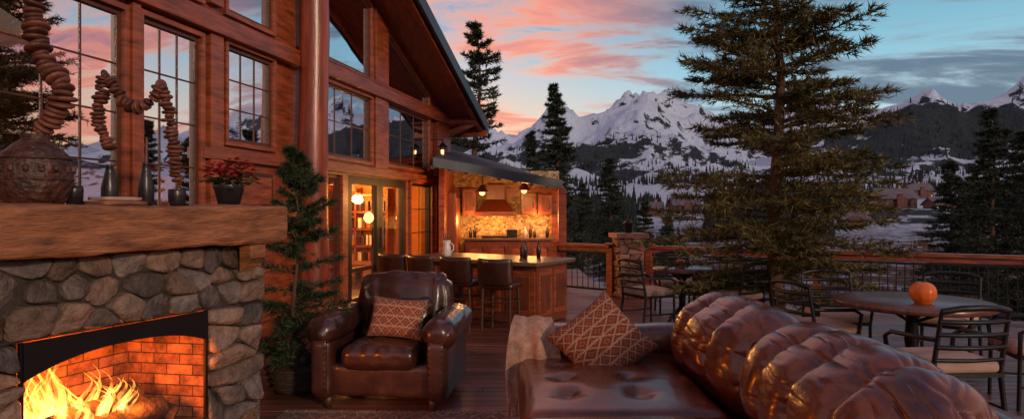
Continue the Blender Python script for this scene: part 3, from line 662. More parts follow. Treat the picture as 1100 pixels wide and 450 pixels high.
m=MB(); q_=mpos(80,.2); m.lathe([(.04,0),(.045,.09),(.04,.11)],q_,blackcer,16); m.obj('candle_cup')
q_=mpos(246,.2); pn=empty('potted_poinsettia'); m=MB(); m.lathe([(.07,0),(.1,.12),(.115,.15),(.11,.155),(.09,.14)],q_,blackcer,24); m.obj('pot',pn)
m=MB()
for i in range(240):
    a=random.random()*6.28; el=random.uniform(-.1,1.3); r0=random.uniform(.02,.14); red=random.random()<.6 and el>.2
    c_=q_+Vector((math.cos(a)*math.cos(el)*r0*1.35,math.sin(a)*math.cos(el)*r0*1.35,.18+math.sin(el)*r0*.95+(.03 if red else -.01)))
    d=Vector((math.cos(a)*1.0,math.sin(a)*1.0,random.uniform(-.5,.45))).normalized(); sd=d.cross(Vector((0,0,1))).normalized(); l=random.uniform(.045,.075); w=l*.28; nrm=Vector((0,0,1))
    m.add([c_,c_+d*l*.45+sd*w+nrm*.006,c_+d*l,c_+d*l*.45-sd*w+nrm*.006,c_+d*l*.5-nrm*.006],[(0,1,4),(1,2,4),(2,3,4),(3,0,4)],redleaf if red else greenleaf)
m.obj('leaves',pn)

# ---------------------------------------------------------------- conifers
def conifer(name,loc,H,R,seed,z0=.1,wh=24,nb=6,tw=9,nd=10,nl=.08,nw=.007,mat=needle,prof=.85,gap=.12,rise=.15,droop=.25,trunk=None,tl=.4,bushy=.6):
    g=np.random.default_rng(seed); par=empty(name); par.location=loc
    st=MB(); trunk=trunk or H*.018
    bend=[(H*.012*math.sin(i*1.3+seed),H*.012*math.cos(i*.9+seed)) for i in range(9)]
    def tr(z): 
        x=z/H*8; i=min(int(x),7); f=x-i; return np.array([bend[i][0]*(1-f)+bend[i+1][0]*f,bend[i][1]*(1-f)+bend[i+1][1]*f,z])
    st.tube([Vector(tr(H*i/12)) for i in range(13)],[trunk*(1-i/12.6) for i in range(13)],bark,10)
    V=[]
    for k in range(wh):
        f=(k+g.uniform(-.3,.3))/wh; f=min(max(f,0),.985); zc=H*(z0+(1-z0)*f)
        for b in range(nb):
            if g.random()<gap: continue
            az=g.uniform(0,6.283); Lb=R*((1-f)**prof)*g.uniform(.5,1.12)*min(1,.65+f*4)+.03*R
            d=np.array([math.cos(az),math.sin(az),0]); p0=tr(min(zc+g.uniform(-.5,.5)*H/wh,H*.99))
            up=rise*(.4+f)*Lb; dr_=droop*(1-f*.8)*Lb
            def pt(s): return p0+d*Lb*s+np.array([0,0,up*s-dr_*s*s+ .12*Lb*max(0,s-.6)**1.5*3])
            st.tube([Vector(pt(s)) for s in np.linspace(0,.95,4)],[trunk*.22*(Lb/R+.2)*(1-.25*i) for i in range(4)],bark,3,caps=False)
            n=tw; ss=np.linspace(.12,1,n)+g.uniform(-.03,.03,n)
            for s_ in ss:
                c0=pt(min(s_,1)); 
                for sg in(-1,1,0) if s_>.8 else (-1,1):
                    an=az+sg*g.uniform(.5,1.1); l=tl*Lb*(1.1-s_*.65)*g.uniform(.6,1.2)
                    td=np.array([math.cos(an),math.sin(an),g.uniform(-.25,.3)]); td/=np.linalg.norm(td)
                    q_=np.sort(g.uniform(0,1,nd)); base=c0+td*(l*q_)[:,None]
                    dirn=td+g.normal(0,bushy,(nd,3)); dirn[:,2]+=.15; dirn/=np.linalg.norm(dirn,axis=1)[:,None]
                    sd=np.cross(dirn,g.normal(0,1,(nd,3))); sd/=np.linalg.norm(sd,axis=1)[:,None]+1e-9
                    ln_=nl*g.uniform(.6,1.3,nd)[:,None]
                    V.append(np.stack([base-sd*nw,base+sd*nw,base+dirn*ln_],1))
    V=np.concatenate(V).reshape(-1,3); n=len(V)//3
    me=bpy.data.meshes.new('needles'); me.vertices.add(3*n); me.vertices.foreach_set('co',V.astype(np.float32).ravel()); me.loops.add(3*n); me.loops.foreach_set('vertex_index',np.arange(3*n,dtype=np.int32)); me.polygons.add(n); me.polygons.foreach_set('loop_start',np.arange(0,3*n,3,dtype=np.int32)); me.update(); me.validate(); me.materials.append(mat)
    o=bpy.data.objects.new('needles',me); sc.collection.objects.link(o); o.parent=par
    st.obj('trunk_and_limbs',par,recalc=False)
    return par
conifer('pine_tree',(3.38,8.3,0),6.6,1.44,3,z0=.08,wh=36,nb=9,tw=11,nd=21,nl=.095,nw=.0085,prof=.5,gap=.17,rise=.3,droop=.30,trunk=.10,tl=.36,bushy=.6)
conifer('potted_fir',(-1.86,5.62,.15),2.0,.54,8,z0=.05,wh=15,nb=6,tw=8,nd=18,nl=.066,nw=.0042,mat=needle3,prof=.75,gap=.15,rise=.55,droop=.35,trunk=.025,tl=.36,bushy=.75)
m=MB(); m.lathe([(.17,0),(.2,.03),(.235,.15),(.24,.2),(.22,.21),(.2,.17)],(-1.86,5.62,0),wicker,28)
for z in(.04,.09,.14,.19): m.lathe([(.19+z*.25,z),(.215+z*.25,z+.012),(.19+z*.25,z+.026)],(-1.86,5.62,0),wicker,28)
m.obj('wicker_planter')
far=[('pine_tree',512,20,36,1.8,.25,12),('spruce_tree',597,90,42,2.3,.05,13),('spruce_tree',572,140,55,2.0,.05,14),('spruce_tree',655,168,62,2.2,.05,15),('spruce_tree',692,215,60,1.6,.05,16),('spruce_tree',716,228,52,1.2,.05,17),
 ('spruce_tree',1066,117,36,2.6,.04,18),('spruce_tree',1022,172,44,2.4,.04,19),('spruce_tree',1100,140,40,2.5,.04,20),('spruce_tree',1043,185,52,2.2,.04,21),('spruce_tree',1150,110,34,2.3,.04,23),('spruce_tree',1250,90,32,2.6,.04,25),('spruce_tree',628,195,75,2.3,.05,26),('spruce_tree',1190,160,46,2.2,.04,27)]
for nme,px,py,Y,R,z0,sd in far:
    top=P(px,py,Y); H=top.z+5.0
    pine=nme=='pine_tree'
    conifer(nme,(top.x,top.y,-5.0),H,R,sd,z0=z0,wh=int(H*2.6) if not pine else int(H*1.8),nb=8 if not pine else 6,tw=6,nd=9,nl=.26,nw=.036,mat=needle2,prof=.75 if not pine else .45,gap=.1 if not pine else .35,rise=.1 if not pine else .25,droop=.35 if not pine else .2,tl=.42)

# ---------------------------------------------------------------- terrain
PXS=[-400,300,535,555,575,600,622,640,665,692,715,745,760,800,860,895,930,960,1000,1030,1060,1100,1300,1700]
ELS=[60,70,62,68,84,98,84,86,95,106,98,82,76,70,80,96,90,102,108,98,104,112,110,80]
def ridge(a):
    if abs(a)>1.2: return .09
    return float(np.interp(550+F*math.tan(a),PXS,ELS))/F
def sstep(x): x=max(0,min(1,x)); return x*x*(3-2*x)
def rdg(p,o=6):
    s=0;a=1;f=1;t=0;w_=1
    for i in range(o):
        v_=(1-abs(noise.noise(p*f+Vector((i*7.3,0,0))))*2); v_=v_*v_ if v_>0 else 0
        s+=a*v_*w_; t+=a; w_=min(1,max(.25,v_*1.4)); a*=.55; f*=2.05
    return s/t
def height(x,y):
    r=math.hypot(x,y); a=math.atan2(x,y); 
    Y=r*max(.35,math.cos(a)) if abs(a)<1.2 else r*.36
    z=-5+.6*noise.noise(Vector((x*.02,y*.02,0)))*min(1,r/60)+.25*noise.noise(Vector((x*.15,y*.15,3)))
    foot=.034
    z+=sstep((r-120)/560)*(foot*Y+5)
    z+=sstep((r-120)/200)*max(0,8*noise.noise(Vector((x/90,y/90,7))))
    rg=ridge(a)
    k=sstep((r-650)/1750)**1.2; z+=k*(rg-foot)*2400*max(.35,math.cos(a) if abs(a)<1.2 else .36)
    if r>2400: z*= 1-.25*sstep((r-2400)/1600)
    hb=math.exp(-((r-1250)/330)**2)*sstep((a-.38)/.16); z+=hb*32
    hb=math.exp(-((r-900)/250)**2)*sstep((.2-a)/.15); z+=hb*16
    amp=.0 if r<160 else min(r,2400)*.060*sstep((r-160)/1100)
    z+=amp*(rdg(Vector((x/600,y/600,1)))-.38)*1.5
    return z
def forest(x,y,z):
    r=math.hypot(x,y);a=math.atan2(x,y)
    n=noise.fractal(Vector((x/260,y/260,4)),1,2,5)*.9
    f=.05+n+ .7*math.exp(-((r-1250)/420)**2)*sstep((a-.40)/.1) - .6*sstep((z-130)/110) -.1
    return f
ang=list(np.radians(np.concatenate([np.arange(-180,-32,3),np.arange(-32,46,.12),np.arange(46,180,3)])))
rad=list(np.concatenate([np.linspace(2,30,6),np.geomspace(36,640,55),np.geomspace(650,2700,185),np.geomspace(2800,9000,8)]))
V=[];fa=[]
for r in rad:
    for a in ang:
        x=r*math.sin(a);y=r*math.cos(a);z=height(x,y); V.append((x,y,z)); fa.append(forest(x,y,z))
na=len(ang);nr=len(rad); fs=[]
for i in range(nr-1):
    for j in range(na): fs.append((i*na+j,i*na+(j+1)%na,(i+1)*na+(j+1)%na,(i+1)*na+j))
V.append((0,0,-5)); fa.append(0); fs+=[(j,len(V)-1,(j+1)%na) for j in range(na)]
me=bpy.data.meshes.new('snowy_terrain'); me.from_pydata(V,[],fs); me.polygons.foreach_set('use_smooth',[True]*len(fs))
at=me.attributes.new('forest','FLOAT','POINT'); at.data.foreach_set('value',fa)
ter=bpy.data.objects.new('snowy_mountain_terrain',me); sc.collection.objects.link(ter)
m,nt,b=newmat('snow_and_forest'); L=nt.links.new
tcn=N(nt,'ShaderNodeTexCoord'); atn=N(nt,'ShaderNodeAttribute',attribute_name='forest')
n1=N(nt,'ShaderNodeTexNoise',Scale=.030,Detail=9.0,Roughness=.78); L(tcn.outputs['Object'],n1.inputs['Vector'])
n2=N(nt,'ShaderNodeTexNoise',Scale=.25,Detail=8.0,Roughness=.7); L(tcn.outputs['Object'],n2.inputs['Vector'])
gm=N(nt,'ShaderNodeNewGeometry'); sz=N(nt,'ShaderNodeSeparateXYZ'); L(gm.outputs['Normal'],sz.inputs[0])
def mth(op,x,y=None,z=None):
    n=N(nt,'ShaderNodeMath',operation=op)
    for i,s in enumerate((x,y,z)):
        if s is None: continue
        if isinstance(s,(int,float)): n.inputs[i].default_value=s
        else: L(s,n.inputs[i])
    return n.outputs[0]
slope=mth('MULTIPLY',mth('SUBTRACT',.92,sz.outputs[2]),2.4)
v=mth('ADD',mth('ADD',atn.outputs['Fac'],mth('MULTIPLY',mth('SUBTRACT',n1.outputs['Fac'],.5),3.2)),slope)
r1=ramp(nt,[(.27,(0,0,0)),(.36,(1,1,1))]); L(v,r1.inputs['Fac'])
pos=N(nt,'ShaderNodeSeparateXYZ'); L(tcn.outputs['Object'],pos.inputs[0])
near=mth('SUBTRACT',1,mth('DIVIDE',mth('SQRT',mth('ADD',mth('MULTIPLY',pos.outputs[0],pos.outputs[0]),mth('MULTIPLY',pos.outputs[1],pos.outputs[1]))),260)); 
nn_=mth('MAXIMUM',near,0)
v2=mth('ADD',n2.outputs['Fac'],mth('MULTIPLY',nn_,.16)); r2=ramp(nt,[(.5,(0,0,0)),(.6,(1,1,1))]); L(v2,r2.inputs['Fac'])
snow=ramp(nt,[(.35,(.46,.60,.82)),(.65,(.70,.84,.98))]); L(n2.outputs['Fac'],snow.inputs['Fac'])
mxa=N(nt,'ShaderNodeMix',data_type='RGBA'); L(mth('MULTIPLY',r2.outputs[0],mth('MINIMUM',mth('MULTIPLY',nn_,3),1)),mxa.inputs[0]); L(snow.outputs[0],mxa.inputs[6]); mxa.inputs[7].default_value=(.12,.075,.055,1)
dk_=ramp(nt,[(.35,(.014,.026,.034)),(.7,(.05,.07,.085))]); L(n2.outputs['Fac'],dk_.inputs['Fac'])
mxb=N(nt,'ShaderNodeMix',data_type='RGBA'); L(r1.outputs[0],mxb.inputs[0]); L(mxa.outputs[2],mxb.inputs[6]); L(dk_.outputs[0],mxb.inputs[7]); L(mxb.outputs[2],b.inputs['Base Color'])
b.inputs['Roughness'].default_value=.85; b.inputs['Specular IOR Level'].default_value=.2
bp=N(nt,'ShaderNodeBump',Strength=.9,Distance=12.0); L(n1.outputs['Fac'],bp.inputs['Height']); L(bp.outputs[0],b.inputs['Normal'])
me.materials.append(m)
CAB=[(958,250,15,8,5,.15),(915,190,7,5,2.8,-.2),(735,330,14,8,4,.1),(700,290,9,7,3.5,-.3),(1010,300,12,7,4,.2),(985,420,16,9,6,.1)]
tv=[];tf=[]; cnt=0; g=random.Random(11)
def fartree(x,y,z,H,R):
    for l in range(5):
        zb=z+H*(.06+.18*l); zt=z+H*min(1,.06+.18*l+.34); rr=R*(1-l*.19); n=6; o=len(tv); tv.append((x,y,zt))
        for k_ in range(n*2):
            t=math.pi*k_/n+l*.4; q_=rr*(1 if k_%2 else .5)*g.uniform(.7,1.15); tv.append((x+q_*math.cos(t),y+q_*math.sin(t),zb+g.uniform(-.03,.03)*H))
        for k_ in range(n*2): tf.append((o,o+1+k_,o+1+(k_+1)%(n*2)))
while cnt<6500:
    a=math.radians(g.uniform(-10,44)); r=math.exp(g.uniform(math.log(100),math.log(1500))); x=r*math.sin(a);y=r*math.cos(a)
    px_=550+F*x/y
    if any(abs(px_-c_[0])<c_[2]*F/c_[1]*.62+4 and y<c_[1]+8 and y>c_[1]*.35 for c_ in CAB): continue
    z=height(x,y)
    if noise.noise(Vector((x/70,y/70,9)))*1.1+forest(x,y,z)*.6+g.uniform(-.25,.25)-(.12 if r>900 else 0) < .06: continue
    H=g.uniform(5,12)*(1 if r>250 else .7)*(1+.1*(r>1000)); fartree(x,y,z-.3,H,H*g.uniform(.13,.2)); cnt+=1
me=bpy.data.meshes.new('distant_forest'); me.from_pydata(tv,[],tf); me.materials.append(farneedle)
sc.collection.objects.link(bpy.data.objects.new('distant_forest',me))
bv=[];bf=[]
scrub=M('scrub_twigs',(.14,.085,.055),.9,var=.4,scale=.5,bump=0,island=.4)
for i in range(1300):
    a=math.radians(g.uniform(-5,48)); r=g.uniform(28,150); x=r*math.sin(a);y=r*math.cos(a); z=height(x,y); h=g.uniform(.4,1.5)
    if noise.noise(Vector((x/12,y/12,2)))<-.05: continue
    for k_ in range(26):
        t=g.uniform(0,6.28);e=g.uniform(.3,1.4); d=Vector((math.cos(t)*math.cos(e),math.sin(t)*math.cos(e),math.sin(e)))*h; o=len(bv); b0_=Vector((x,y,z)); sdv=Vector((-math.sin(t),math.cos(t),0))*.035*r/60
        bv+= [b0_+d*.15-sdv,b0_+d*.15+sdv,b0_+d*g.uniform(.7,1.2)]; bf.append((o,o+1,o+2))
me=bpy.data.meshes.new('valley_scrub'); me.from_pydata([tuple(v_) for v_ in bv],[],bf); me.materials.append(scrub)
sc.collection.objects.link(bpy.data.objects.new('valley_scrub',me))
def cabin(px,Y,wid,dep,h,rz):
    x=(px-550)*Y/F; z=height(x,Y)-.3; e=empty('distant_cabin'); e.location=(x,Y,z); e.rotation_euler[2]=rz
    m=MB(); m.box((0,0,h/2-1),(wid,dep,h+2),lodgered); m.prism([Vector((-wid/2,-dep/2,h)),Vector((-wid/2,dep/2,h)),Vector((-wid/2,0,h+dep*.38))],[Vector((wid/2,-dep/2,h)),Vector((wid/2,dep/2,h)),Vector((wid/2,0,h+dep*.38))],lodgered)
    m.prism([Vector((-2.2,-dep/2-1.5,h*.9)),Vector((2.2,-dep/2-1.5,h*.9)),Vector((0,-dep/2-1.5,h*1.25))],[Vector((-2.2,0,h*.9)),Vector((2.2,0,h*.9)),Vector((0,0,h*1.25))],lodgered); m.box((0,-dep/2-.7,h*.45),(4,1.5,h*.9),lodgered); m.obj('walls',e)
    m=MB()
    for sg in(-1,1):
        A=[Vector((-wid/2-.8,sg*(dep/2+1),h-.7)),Vector((wid/2+.8,sg*(dep/2+1),h-.7)),Vector((wid/2+.8,0,h+dep*.38+.1)),Vector((-wid/2-.8,0,h+dep*.38+.1))]; m.prism(A,[v_+Vector((0,0,.4)) for v_ in A],darkroof)
    m.obj('roof',e)
    m=MB(); n=int(wid/2.4)
    for i in range(n):
        for zz_ in ([h*.3,h*.72] if h>5 else [h*.5]):
            m.box((-wid/2+(i+.5)*wid/n,-dep/2-.03,zz_),(1.1,.06,1.3),black if random.random()<.8 else dimwin)
    m.box((wid*.2,0,h+dep*.38+.5),(1,1,2),stonem); m.obj('windows',e)
for c_ in CAB: cabin(*c_)

# ---------------------------------------------------------------- armchair
def wr(amp,sc_=6,seed=0,an=(1,1,1)):
    def f(w,q):
        p=Vector((w.x*an[0],w.y*an[1],w.z*an[2]))*sc_+Vector((seed,seed*.7,0)); p=p+Vector((noise.noise(p*.6),noise.noise(p*.6+Vector((9,9,9))),0))*.8
        v_=(1-abs(noise.noise(p))*2.2)*.6+noise.noise(p*2.1)*.4
        nrm=Vector((q.x**3,q.y**3,q.z**3)); 
        if nrm.length>0: nrm.normalize()
        return w-nrm*amp*max(v_,0)
    return f
ac=empty('leather_armchair')
m=MB()
m.rbox((0,.02,.22),(.86,.82,.26),.04,leath2,12,fn=wr(.008))
m.rbox((0,-.12,.405),(.60,.68,.19),.075,leath2,28,puff=(.0,.0,.03),fn=wr(.018,6,3))
m.rbox((0,.33,.66),(.84,.28,.66),.13,leath2,34,R=rot(-11),puff=(.02,.03,.03),fn=wr(.028,5,1,(1,1,.6)))
m.rbox((0,.20,.60),(.60,.2,.42),.09,leath2,26,R=rot(-13),puff=(0,.035,0),fn=wr(.022,6,6))
for sg in(-1,1):
    m.rbox((sg*.455,-.01,.32),(.17,.84,.5),.06,leath2,14,fn=wr(.01,5,2))
    m.rbox((sg*.47,-.02,.605),(.28,.90,.23),.112,leath2,28,R=rot(2),puff=(.0,.012,.01),fn=wr(.020,6,8+sg,(1,.6,1)))
    m.rbox((sg*.46,-.445,.34),(.12,.03,.42),.014,leath2,6)
    for i in range(9): m.lathe([(.008,0),(.006,.005),(.001,.007)],(sg*.46+.052,-.462,.17+.045*i),black,6,R=rot(90)); m.lathe([(.008,0),(.006,.005),(.001,.007)],(sg*.46-.052,-.462,.17+.045*i),black,6,R=rot(90))
m.obj('upholstery',ac); m=MB()
for x in(-.42,.42):
    for y in(-.36,.36): m.lathe([(.025,0),(.035,.05),(.04,.1)],(x,y,0),darkwood,12)
m.obj('feet',ac)
ac.location=(-.98,5.42,0); ac.rotation_euler[2]=math.radians(-7)
def pillow(name,c_,size,th,R,mat,n=30,asp=1):
    vs=[];fs=[];uvs=[]; m=MB()
    for side in(1,-1):
        o=len(vs)
        for j in range(n+1):
            for i in range(n+1):
                x=-1+2*i/n;y=-1+2*j/n
                ex=x*(1-.10*(1-y*y)*x*x) ; ey=y*(1-.10*(1-x*x)*y*y)
                z=((1-x**4)*(1-y**4))**.55*th/2 + .022*noise.noise(Vector((x*2.5,y*2.5,side*5)))*((1-x*x)*(1-y*y))
                vs.append(Vector(c_)+R@Vector((ex*size/2,ey*size/2*asp,z*side)))
        for j in range(n):
            for i in range(n):
                a=o+j*(n+1)+i; fs.append((a,a+1,a+n+2,a+n+1)); uvs.append([(i/n,j/n),((i+1)/n,j/n),((i+1)/n,(j+1)/n),(i/n,(j+1)/n)])
    m.add(vs,fs,mat,True,uvs); ob=m.obj(name,recalc=False)
    bm=bmesh.new(); bm.from_mesh(ob.data); bmesh.ops.remove_doubles(bm,verts=bm.verts,dist=.0005); bmesh.ops.recalc_face_normals(bm,faces=bm.faces); bm.to_mesh(ob.data); bm.free(); return ob
pillow('throw_pillow',(-.93,5.30,.67),.47,.15,rot(68,4,-6),paisley,asp=.72)

# ---------------------------------------------------------------- sofa
so=empty('leather_sofa')
m=MB()
m.rbox((.92,3.42,.2),(1.60,3.0,.28),.05,leath,16,fn=wr(.01,4))
def seatf(seed):
    def f(w,q):
        nrm=Vector((q.x**3,q.y**3,q.z**3)); 
        if nrm.length>0: nrm.normalize()
        d_=0
        for bx in(-.28,.12):
            for by in(-.33,.0,.33):
                rr=math.hypot(w.x-bx,w.y-by); an_=math.atan2(w.y-by,w.x-bx)
                d_+=.035*math.exp(-(rr/.075)**2)+.007*math.exp(-rr/.10)*max(0,math.cos(an_*5+bx*9+by*5))
        return w-nrm*(d_-.010*noise.noise(Vector((w.x*3,w.y*3,seed))))
    return f
for cy in(4.06,2.74): m.rbox((.60,cy,.385),(1.12,1.34,.2),.08,leath,60,puff=(0,0,.045),fn=seatf(cy))
m.obj('seat',so)
def tuft(seed,ys,dep):
    def f(w,q):
        nrm=Vector((q.x**3,q.y**3*.4,q.z**3)); 
        if nrm.length>0: nrm.normalize()
        d_=0
        for i,y0 in enumerate(ys):
            yy=w.y-y0-.02*math.sin(w.z*5+i)-.025*noise.noise(Vector((w.x*3,w.z*3,seed+i)))
            d_+=dep*math.exp(-abs(yy/.042)**1.35)
            # short gathers that leave the channel
            gz=noise.noise(Vector((w.x*11+seed,yy*2.0,w.z*11+i*3))); gz=max(0,1-abs(gz)*4)**1.3
            d_+=.013*gz*math.exp(-abs(yy)/.11)
        e_=abs(q.y)**5; gz=noise.noise(Vector((w.x*10+seed+5,w.y*1.5,w.z*10))); d_+=.016*max(0,1-abs(gz)*3.6)**1.3*e_
        for i,y0 in enumerate(ys):
            for z0_ in(-.06,.16):
                if q.x<0: d_+=.03*math.exp(-(((w.y-y0)/.055)**2+((w.z-z0_)/.055)**2))
        return w-nrm*(d_-.010*noise.noise(Vector((w.x*2.5,w.y*2.0,w.z*2.5+seed))))
    return f
m=MB()
m.rbox((1.42,4.08,.665),(.56,1.22,.60),.25,leath,96,R=rot(0,14,3),puff=(.05,.03,.04),fn=tuft(1,(-.21,.20),.045))
m.rbox((1.44,2.76,.665),(.60,1.38,.62),.27,leath,120,R=rot(0,16,-2),puff=(.05,.04,.04),fn=tuft(5,(-.40,-.08,.25),.045))
m.obj('back_cushions',so); m=MB()
m.rbox((1.74,3.40,.44),(.26,3.0,.76),.11,leath,30,R=rot(0,8,0),fn=wr(.012,4,3))
m.rbox((.88,4.84,.36),(1.5,.26,.5),.09,leath,24,fn=wr(.010,5,2)); m.rbox((.88,4.84,.585),(1.54,.33,.24),.118,leath,36,fn=wr(.016,5,6,(.6,1,1)))
m.rbox((.88,1.92,.36),(1.5,.26,.5),.09,leath,16); m.rbox((.88,1.92,.585),(1.54,.33,.24),.118,leath,20,fn=wr(.016,5,6))
m.obj('frame_and_arms',so); m=MB()
for x in(.2,1.65):
    for y in(2.0,4.8): m.lathe([(.03,0),(.04,.08)],(x,y,0),darkwood,10)
m.obj('feet',so)
pillow('kilim_pillow',(.62,4.50,.64),.56,.2,rot(58,0,-8)@rot(0,0,42),kilim)
tb=empty('throw_blanket'); m=MB(); prof=[(5.03,.32),(5.035,.5),(5.02,.64),(4.95,.72),(4.84,.735),(4.73,.71),(4.655,.63),(4.65,.5),(4.64,.38),(4.62,.26),(4.60,.2)]; nx=26; vs=[];fs=[]
for i in range(nx+1):
    x=.03+.30*i/nx
    for j,(y,z) in enumerate(prof):
        k_=j/len(prof); w=(.026*math.sin(i*.42+j*.16+noise.noise(Vector((i*.12,j*.25,3)))*4)+.02*noise.noise(Vector((i*.25,j*.4,0))))*(.4 if 2<j<6 else 1.1)
        vs.append((x-.02+.06*k_*(-1+2*i/nx)*.6+.03*math.sin(j*.6+i*.1),y-(w+.03)*(1 if j>5 else -.6),z+(w+.03)*(.6 if 2<j<7 else 0)+.006))
K=len(prof)
for i in range(nx):
    for j in range(K-1): fs.append((i*K+j,i*K+j+1,(i+1)*K+j+1,(i+1)*K+j))
m.add(vs,fs,throwm,True); o=m.obj('cloth',tb,recalc=False); sm=o.modifiers.new('s','SUBSURF'); sm.levels=2; sm.render_levels=2; sd_=o.modifiers.new('t','SOLIDIFY'); sd_.thickness=.012
m=MB()
for i in range(nx*3):
    bvv=Vector(vs[min(nx,i//3)*K+K-1]); p0=bvv+Vector((.004*(i%3),random.uniform(-.004,.004),.01)); m.tube([p0,p0+Vector((random.uniform(-.01,.01),-.01,-.05)),p0+Vector((random.uniform(-.02,.02),-.005,-.12))],[.004,.0035,.002],throwm,4)
m.obj('fringe',tb)
m=MB(); m.add([(-1.75,2.0,.006),(-.02,2.0,.006),(-.06,4.98,.006),(-1.75,4.98,.006)],[(0,1,2,3)],rugm,uvs=[[(0,0),(.6,0),(.6,1),(0,1)]])
for i in range(80): m.cyl((-1.74+i*.021,4.98,.006),(-1.74+i*.021+random.uniform(-.01,.01),5.03,.004),.004,cush,4)
m.obj('area_rug',recalc=False)

# ---------------------------------------------------------------- patio sets
def patio_chair(loc,rz,cm=cush):
    e=empty('patio_chair'); m=MB()
    for x in(-.25,.25):
        m.tube([(x,.24,0),(x,.23,.43)],.016,black,8); m.tube([(x*1.04,-.27,0),(x,-.22,.42),(x*.98,-.3,.86)],[.016,.018,.014],black,8)
        m.tube([(x,.23,.4),(x*1.1,.24,.60),(x*1.13,.16,.645),(x*1.12,-.1,.655),(x,-.25,.66)],.017,black,8)
    m.tube([(-.25*.98,-.3,.86),(-.13,-.335,.885),(0,-.345,.89),(.13,-.335,.885),(.25*.98,-.3,.86)],.022,black,8)
    m.tube([(-.25,-.245,.52),(0,-.28,.52),(.25,-.245,.52)],.014,black,8)
    for zz_ in(.61,.70,.79):
        k_=(zz_-.52)/.35; m.tube([(-.25,-.245-.055*k_,zz_),(-.12,-.28-.06*k_,zz_),(0,-.288-.06*k_,zz_),(.12,-.28-.06*k_,zz_),(.25,-.245-.055*k_,zz_)],.017,black,6)
    m.box((0,0,.41),(.52,.5,.03),black); 
    for s_ in(-1,1): m.cyl((s_*.25,.23,.18),(s_*.25,-.24,.18),.01,black,6)
    m.obj('frame',e); m=MB()
    m.rbox((0,.01,.46),(.5,.5,.09),.04,cm,12,puff=(0,0,.02)); m.obj('seat_cushion',e)
    e.location=loc; e.rotation_euler[2]=rz; return e
tabw=M('table_top',(.13,.055,.035),.26,var=.4,scale=4,stretch=(1,9,1),bump=.1)
def table(x,y,R,h=.75):
    e=empty('round_patio_table'); m=MB()
    m.lathe([(R-.02,h-.055),(R,h-.045),(R,h-.008),(R-.01,h),(.01,h)],(0,0,0),tabw,56); m.obj('top',e); m=MB()
    m.lathe([(.05,.05),(.045,.3),(.06,.4),(.045,.6),(.12,h-.05)],(0,0,0),black,16)
    for k_ in range(4):
        a=k_*math.pi/2+.5; d=Vector((math.cos(a),math.sin(a),0)); m.tube([Vector((0,0,.22)),d*R*.35+Vector((0,0,.12)),d*R*.62+Vector((0,0,.02))],[.03,.025,.02],black,8)
        m.tube([Vector((0,0,h-.2)),d*R*.5+Vector((0,0,h-.06))],.014,black,6)
    m.obj('pedestal',e); e.location=(x,y,0)
def pumpkin(x,y,r,z=.75):
    m=MB(); prof=[(r*.15,.04*r),(r*.6,.0)]+[(r*math.sin(t)**.8,r*.88*(1-math.cos(t))) for t in np.linspace(.6,2.9,14)]+[(r*.1,r*1.66)]
    m.lathe(prof,(x,y,z),pump,60,lob=10,la=.028); m.tube([(x,y,z+r*1.6),(x+.01,y,z+r*1.78),(x+.02,y,z+r*1.84)],[r*.08,r*.06,r*.06],bark,8); m.obj('pumpkin')
table(3.54,5.77,.63); pumpkin(3.50,5.55,.105)
striped=M('striped_cushion',(.42,.26,.22),.9,var=.7,scale=3,stretch=(14,1,1),bump=.2,bscale=100)
patio_chair((2.86,6.1,0),math.radians(-75)); patio_chair((3.12,4.72,0),math.radians(5)); patio_chair((4.35,6.55,0),math.radians(135)); patio_chair((3.35,6.75,0),math.radians(172))
e=patio_chair((4.2,5.2,0),math.radians(75),striped); m=MB(); m.rbox((0,-.2,.68),(.48,.14,.44),.06,striped,12,R=rot(8),puff=(0,.02,0)); m.obj('back_cushion',e)
table(2.35,9.0,.40); pumpkin(2.3,8.9,.07)
patio_chair((1.82,8.72,0),math.radians(-65)); patio_chair((2.9,9.2,0),math.radians(100)); patio_chair((2.45,9.8,0),math.radians(175)); patio_chair((2.85,8.3,0),math.radians(35))

# ---------------------------------------------------------------- world, sun, camera
w=bpy.data.worlds.new('World'); sc.world=w; w.use_nodes=True; nt=w.node_tree; nt.nodes.clear(); L=nt.links.new
o=N(nt,'ShaderNodeOutputWorld'); bg=N(nt,'ShaderNodeBackground'); L(bg.outputs[0],o.inputs[0])
tc=N(nt,'ShaderNodeTexCoord'); sx=N(nt,'ShaderNodeSeparateXYZ'); L(tc.outputs['Generated'],sx.inputs[0])
X,Yy,Z=sx.outputs
gr=ramp(nt,[(0,(.12,.12,.13)),(.02,(.62,.58,.54)),(.12,(.50,.66,.70)),(.20,(.28,.54,.66)),(.32,(.10,.34,.50)),(.6,(.045,.18,.34)),(1,(.04,.12,.25))]); L(Z,gr.inputs['Fac'])
def bump_(v,c0,wd_): return mth('MAXIMUM',mth('SUBTRACT',1,mth('ABSOLUTE',mth('DIVIDE',mth('SUBTRACT',v,c0),wd_))),0)
glow=bump_(X,-.08,.34); front=mth('GREATER_THAN',Yy,0)
glow2=bump_(X,.95,.32)
gf=mth('MINIMUM',mth('ADD',mth('MULTIPLY',glow,front),mth('MULTIPLY',glow2,1.2)),.9)
mg=N(nt,'ShaderNodeMix',data_type='RGBA'); L(gf,mg.inputs[0]); L(gr.outputs[0],mg.inputs[6])
wr_=ramp(nt,[(0,(.8,.45,.25)),(.12,(.98,.62,.36)),(.20,(.66,.56,.56)),(.29,(.26,.34,.50)),(.6,(.08,.17,.34))]); L(Z,wr_.inputs['Fac']); L(wr_.outputs[0],mg.inputs[7])
den=mth('ADD',mth('MAXIMUM',Z,0),.13)
cx=mth('DIVIDE',X,den); cy=mth('DIVIDE',Yy,den)
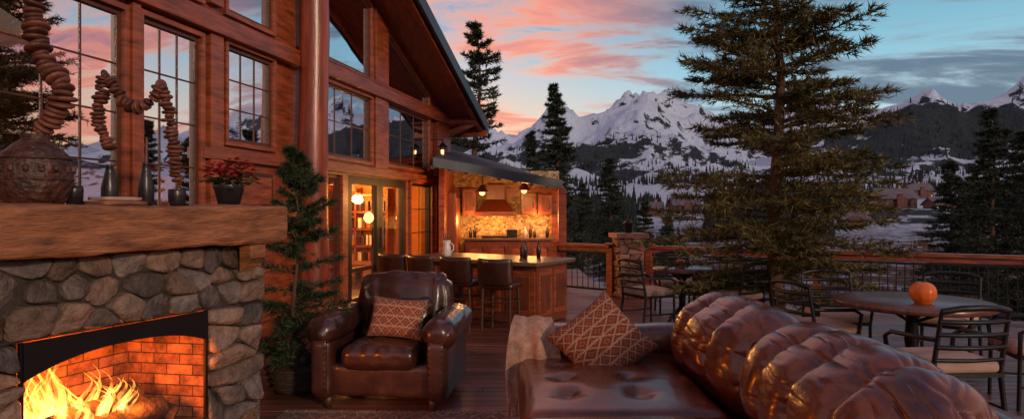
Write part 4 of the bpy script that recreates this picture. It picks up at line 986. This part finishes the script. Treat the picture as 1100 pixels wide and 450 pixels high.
cb=N(nt,'ShaderNodeCombineXYZ'); L(cx,cb.inputs[0]); L(cy,cb.inputs[1])
mp=N(nt,'ShaderNodeMapping'); mp.inputs['Rotation'].default_value=(0,0,.42); mp.inputs['Scale'].default_value=(.62,1.45,1); mp.inputs['Location'].default_value=(3.1,1.7,0); L(cb.outputs[0],mp.inputs[0])
cn=N(nt,'ShaderNodeTexNoise',Scale=1.3,Detail=11.0,Roughness=.63,Distortion=.55); L(mp.outputs[0],cn.inputs['Vector'])
cnv=mth('ADD',cn.outputs['Fac'],mth('MULTIPLY',gf,.05))
cr=ramp(nt,[(.465,(0,0,0)),(.56,(1,1,1))]); L(cnv,cr.inputs['Fac'])
cm=mth('MULTIPLY',cr.outputs[0],.95)
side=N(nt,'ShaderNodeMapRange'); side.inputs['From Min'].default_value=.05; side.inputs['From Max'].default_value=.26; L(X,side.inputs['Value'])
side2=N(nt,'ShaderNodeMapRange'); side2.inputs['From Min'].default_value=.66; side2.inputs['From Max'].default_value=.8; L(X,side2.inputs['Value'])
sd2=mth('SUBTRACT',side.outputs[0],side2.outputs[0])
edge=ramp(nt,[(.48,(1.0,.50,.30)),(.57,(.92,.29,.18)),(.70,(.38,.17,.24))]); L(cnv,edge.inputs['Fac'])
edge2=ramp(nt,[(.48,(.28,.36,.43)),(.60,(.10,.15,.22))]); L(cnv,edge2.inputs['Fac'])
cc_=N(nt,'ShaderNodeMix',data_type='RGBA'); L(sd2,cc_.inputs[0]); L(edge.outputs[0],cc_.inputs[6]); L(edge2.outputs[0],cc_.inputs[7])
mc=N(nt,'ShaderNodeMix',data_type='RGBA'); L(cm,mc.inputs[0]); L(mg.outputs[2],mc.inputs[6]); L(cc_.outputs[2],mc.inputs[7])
sky=N(nt,'ShaderNodeTexSky'); sky.sky_type='NISHITA'; sky.sun_disc=False; sky.sun_elevation=math.radians(14); sky.sun_rotation=math.radians(145)
vs_=N(nt,'ShaderNodeVectorMath',operation='SCALE'); vs_.inputs['Scale'].default_value=.015; L(sky.outputs[0],vs_.inputs[0])
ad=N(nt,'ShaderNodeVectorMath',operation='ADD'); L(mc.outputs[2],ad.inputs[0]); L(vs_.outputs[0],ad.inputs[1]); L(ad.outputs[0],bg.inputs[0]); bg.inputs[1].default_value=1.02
sl=bpy.data.lights.new('sun','SUN'); sl.energy=1.3; sl.angle=math.radians(4); sl.color=(1,.68,.46)
so_=bpy.data.objects.new('sun',sl); so_.rotation_euler=Vector((-.58,.80,-.26)).to_track_quat('-Z','Y').to_euler(); sc.collection.objects.link(so_)
cam=bpy.data.cameras.new('camera'); cam.lens=36*F/1100; cam.sensor_width=36; cam.clip_start=.05; cam.clip_end=20000
co=bpy.data.objects.new('camera',cam); co.location=(0,0,CH); co.rotation_euler=(math.radians(90),0,0); sc.collection.objects.link(co); sc.camera=co
sc.view_settings.view_transform='Standard'; sc.view_settings.look='None'; sc.view_settings.exposure=0
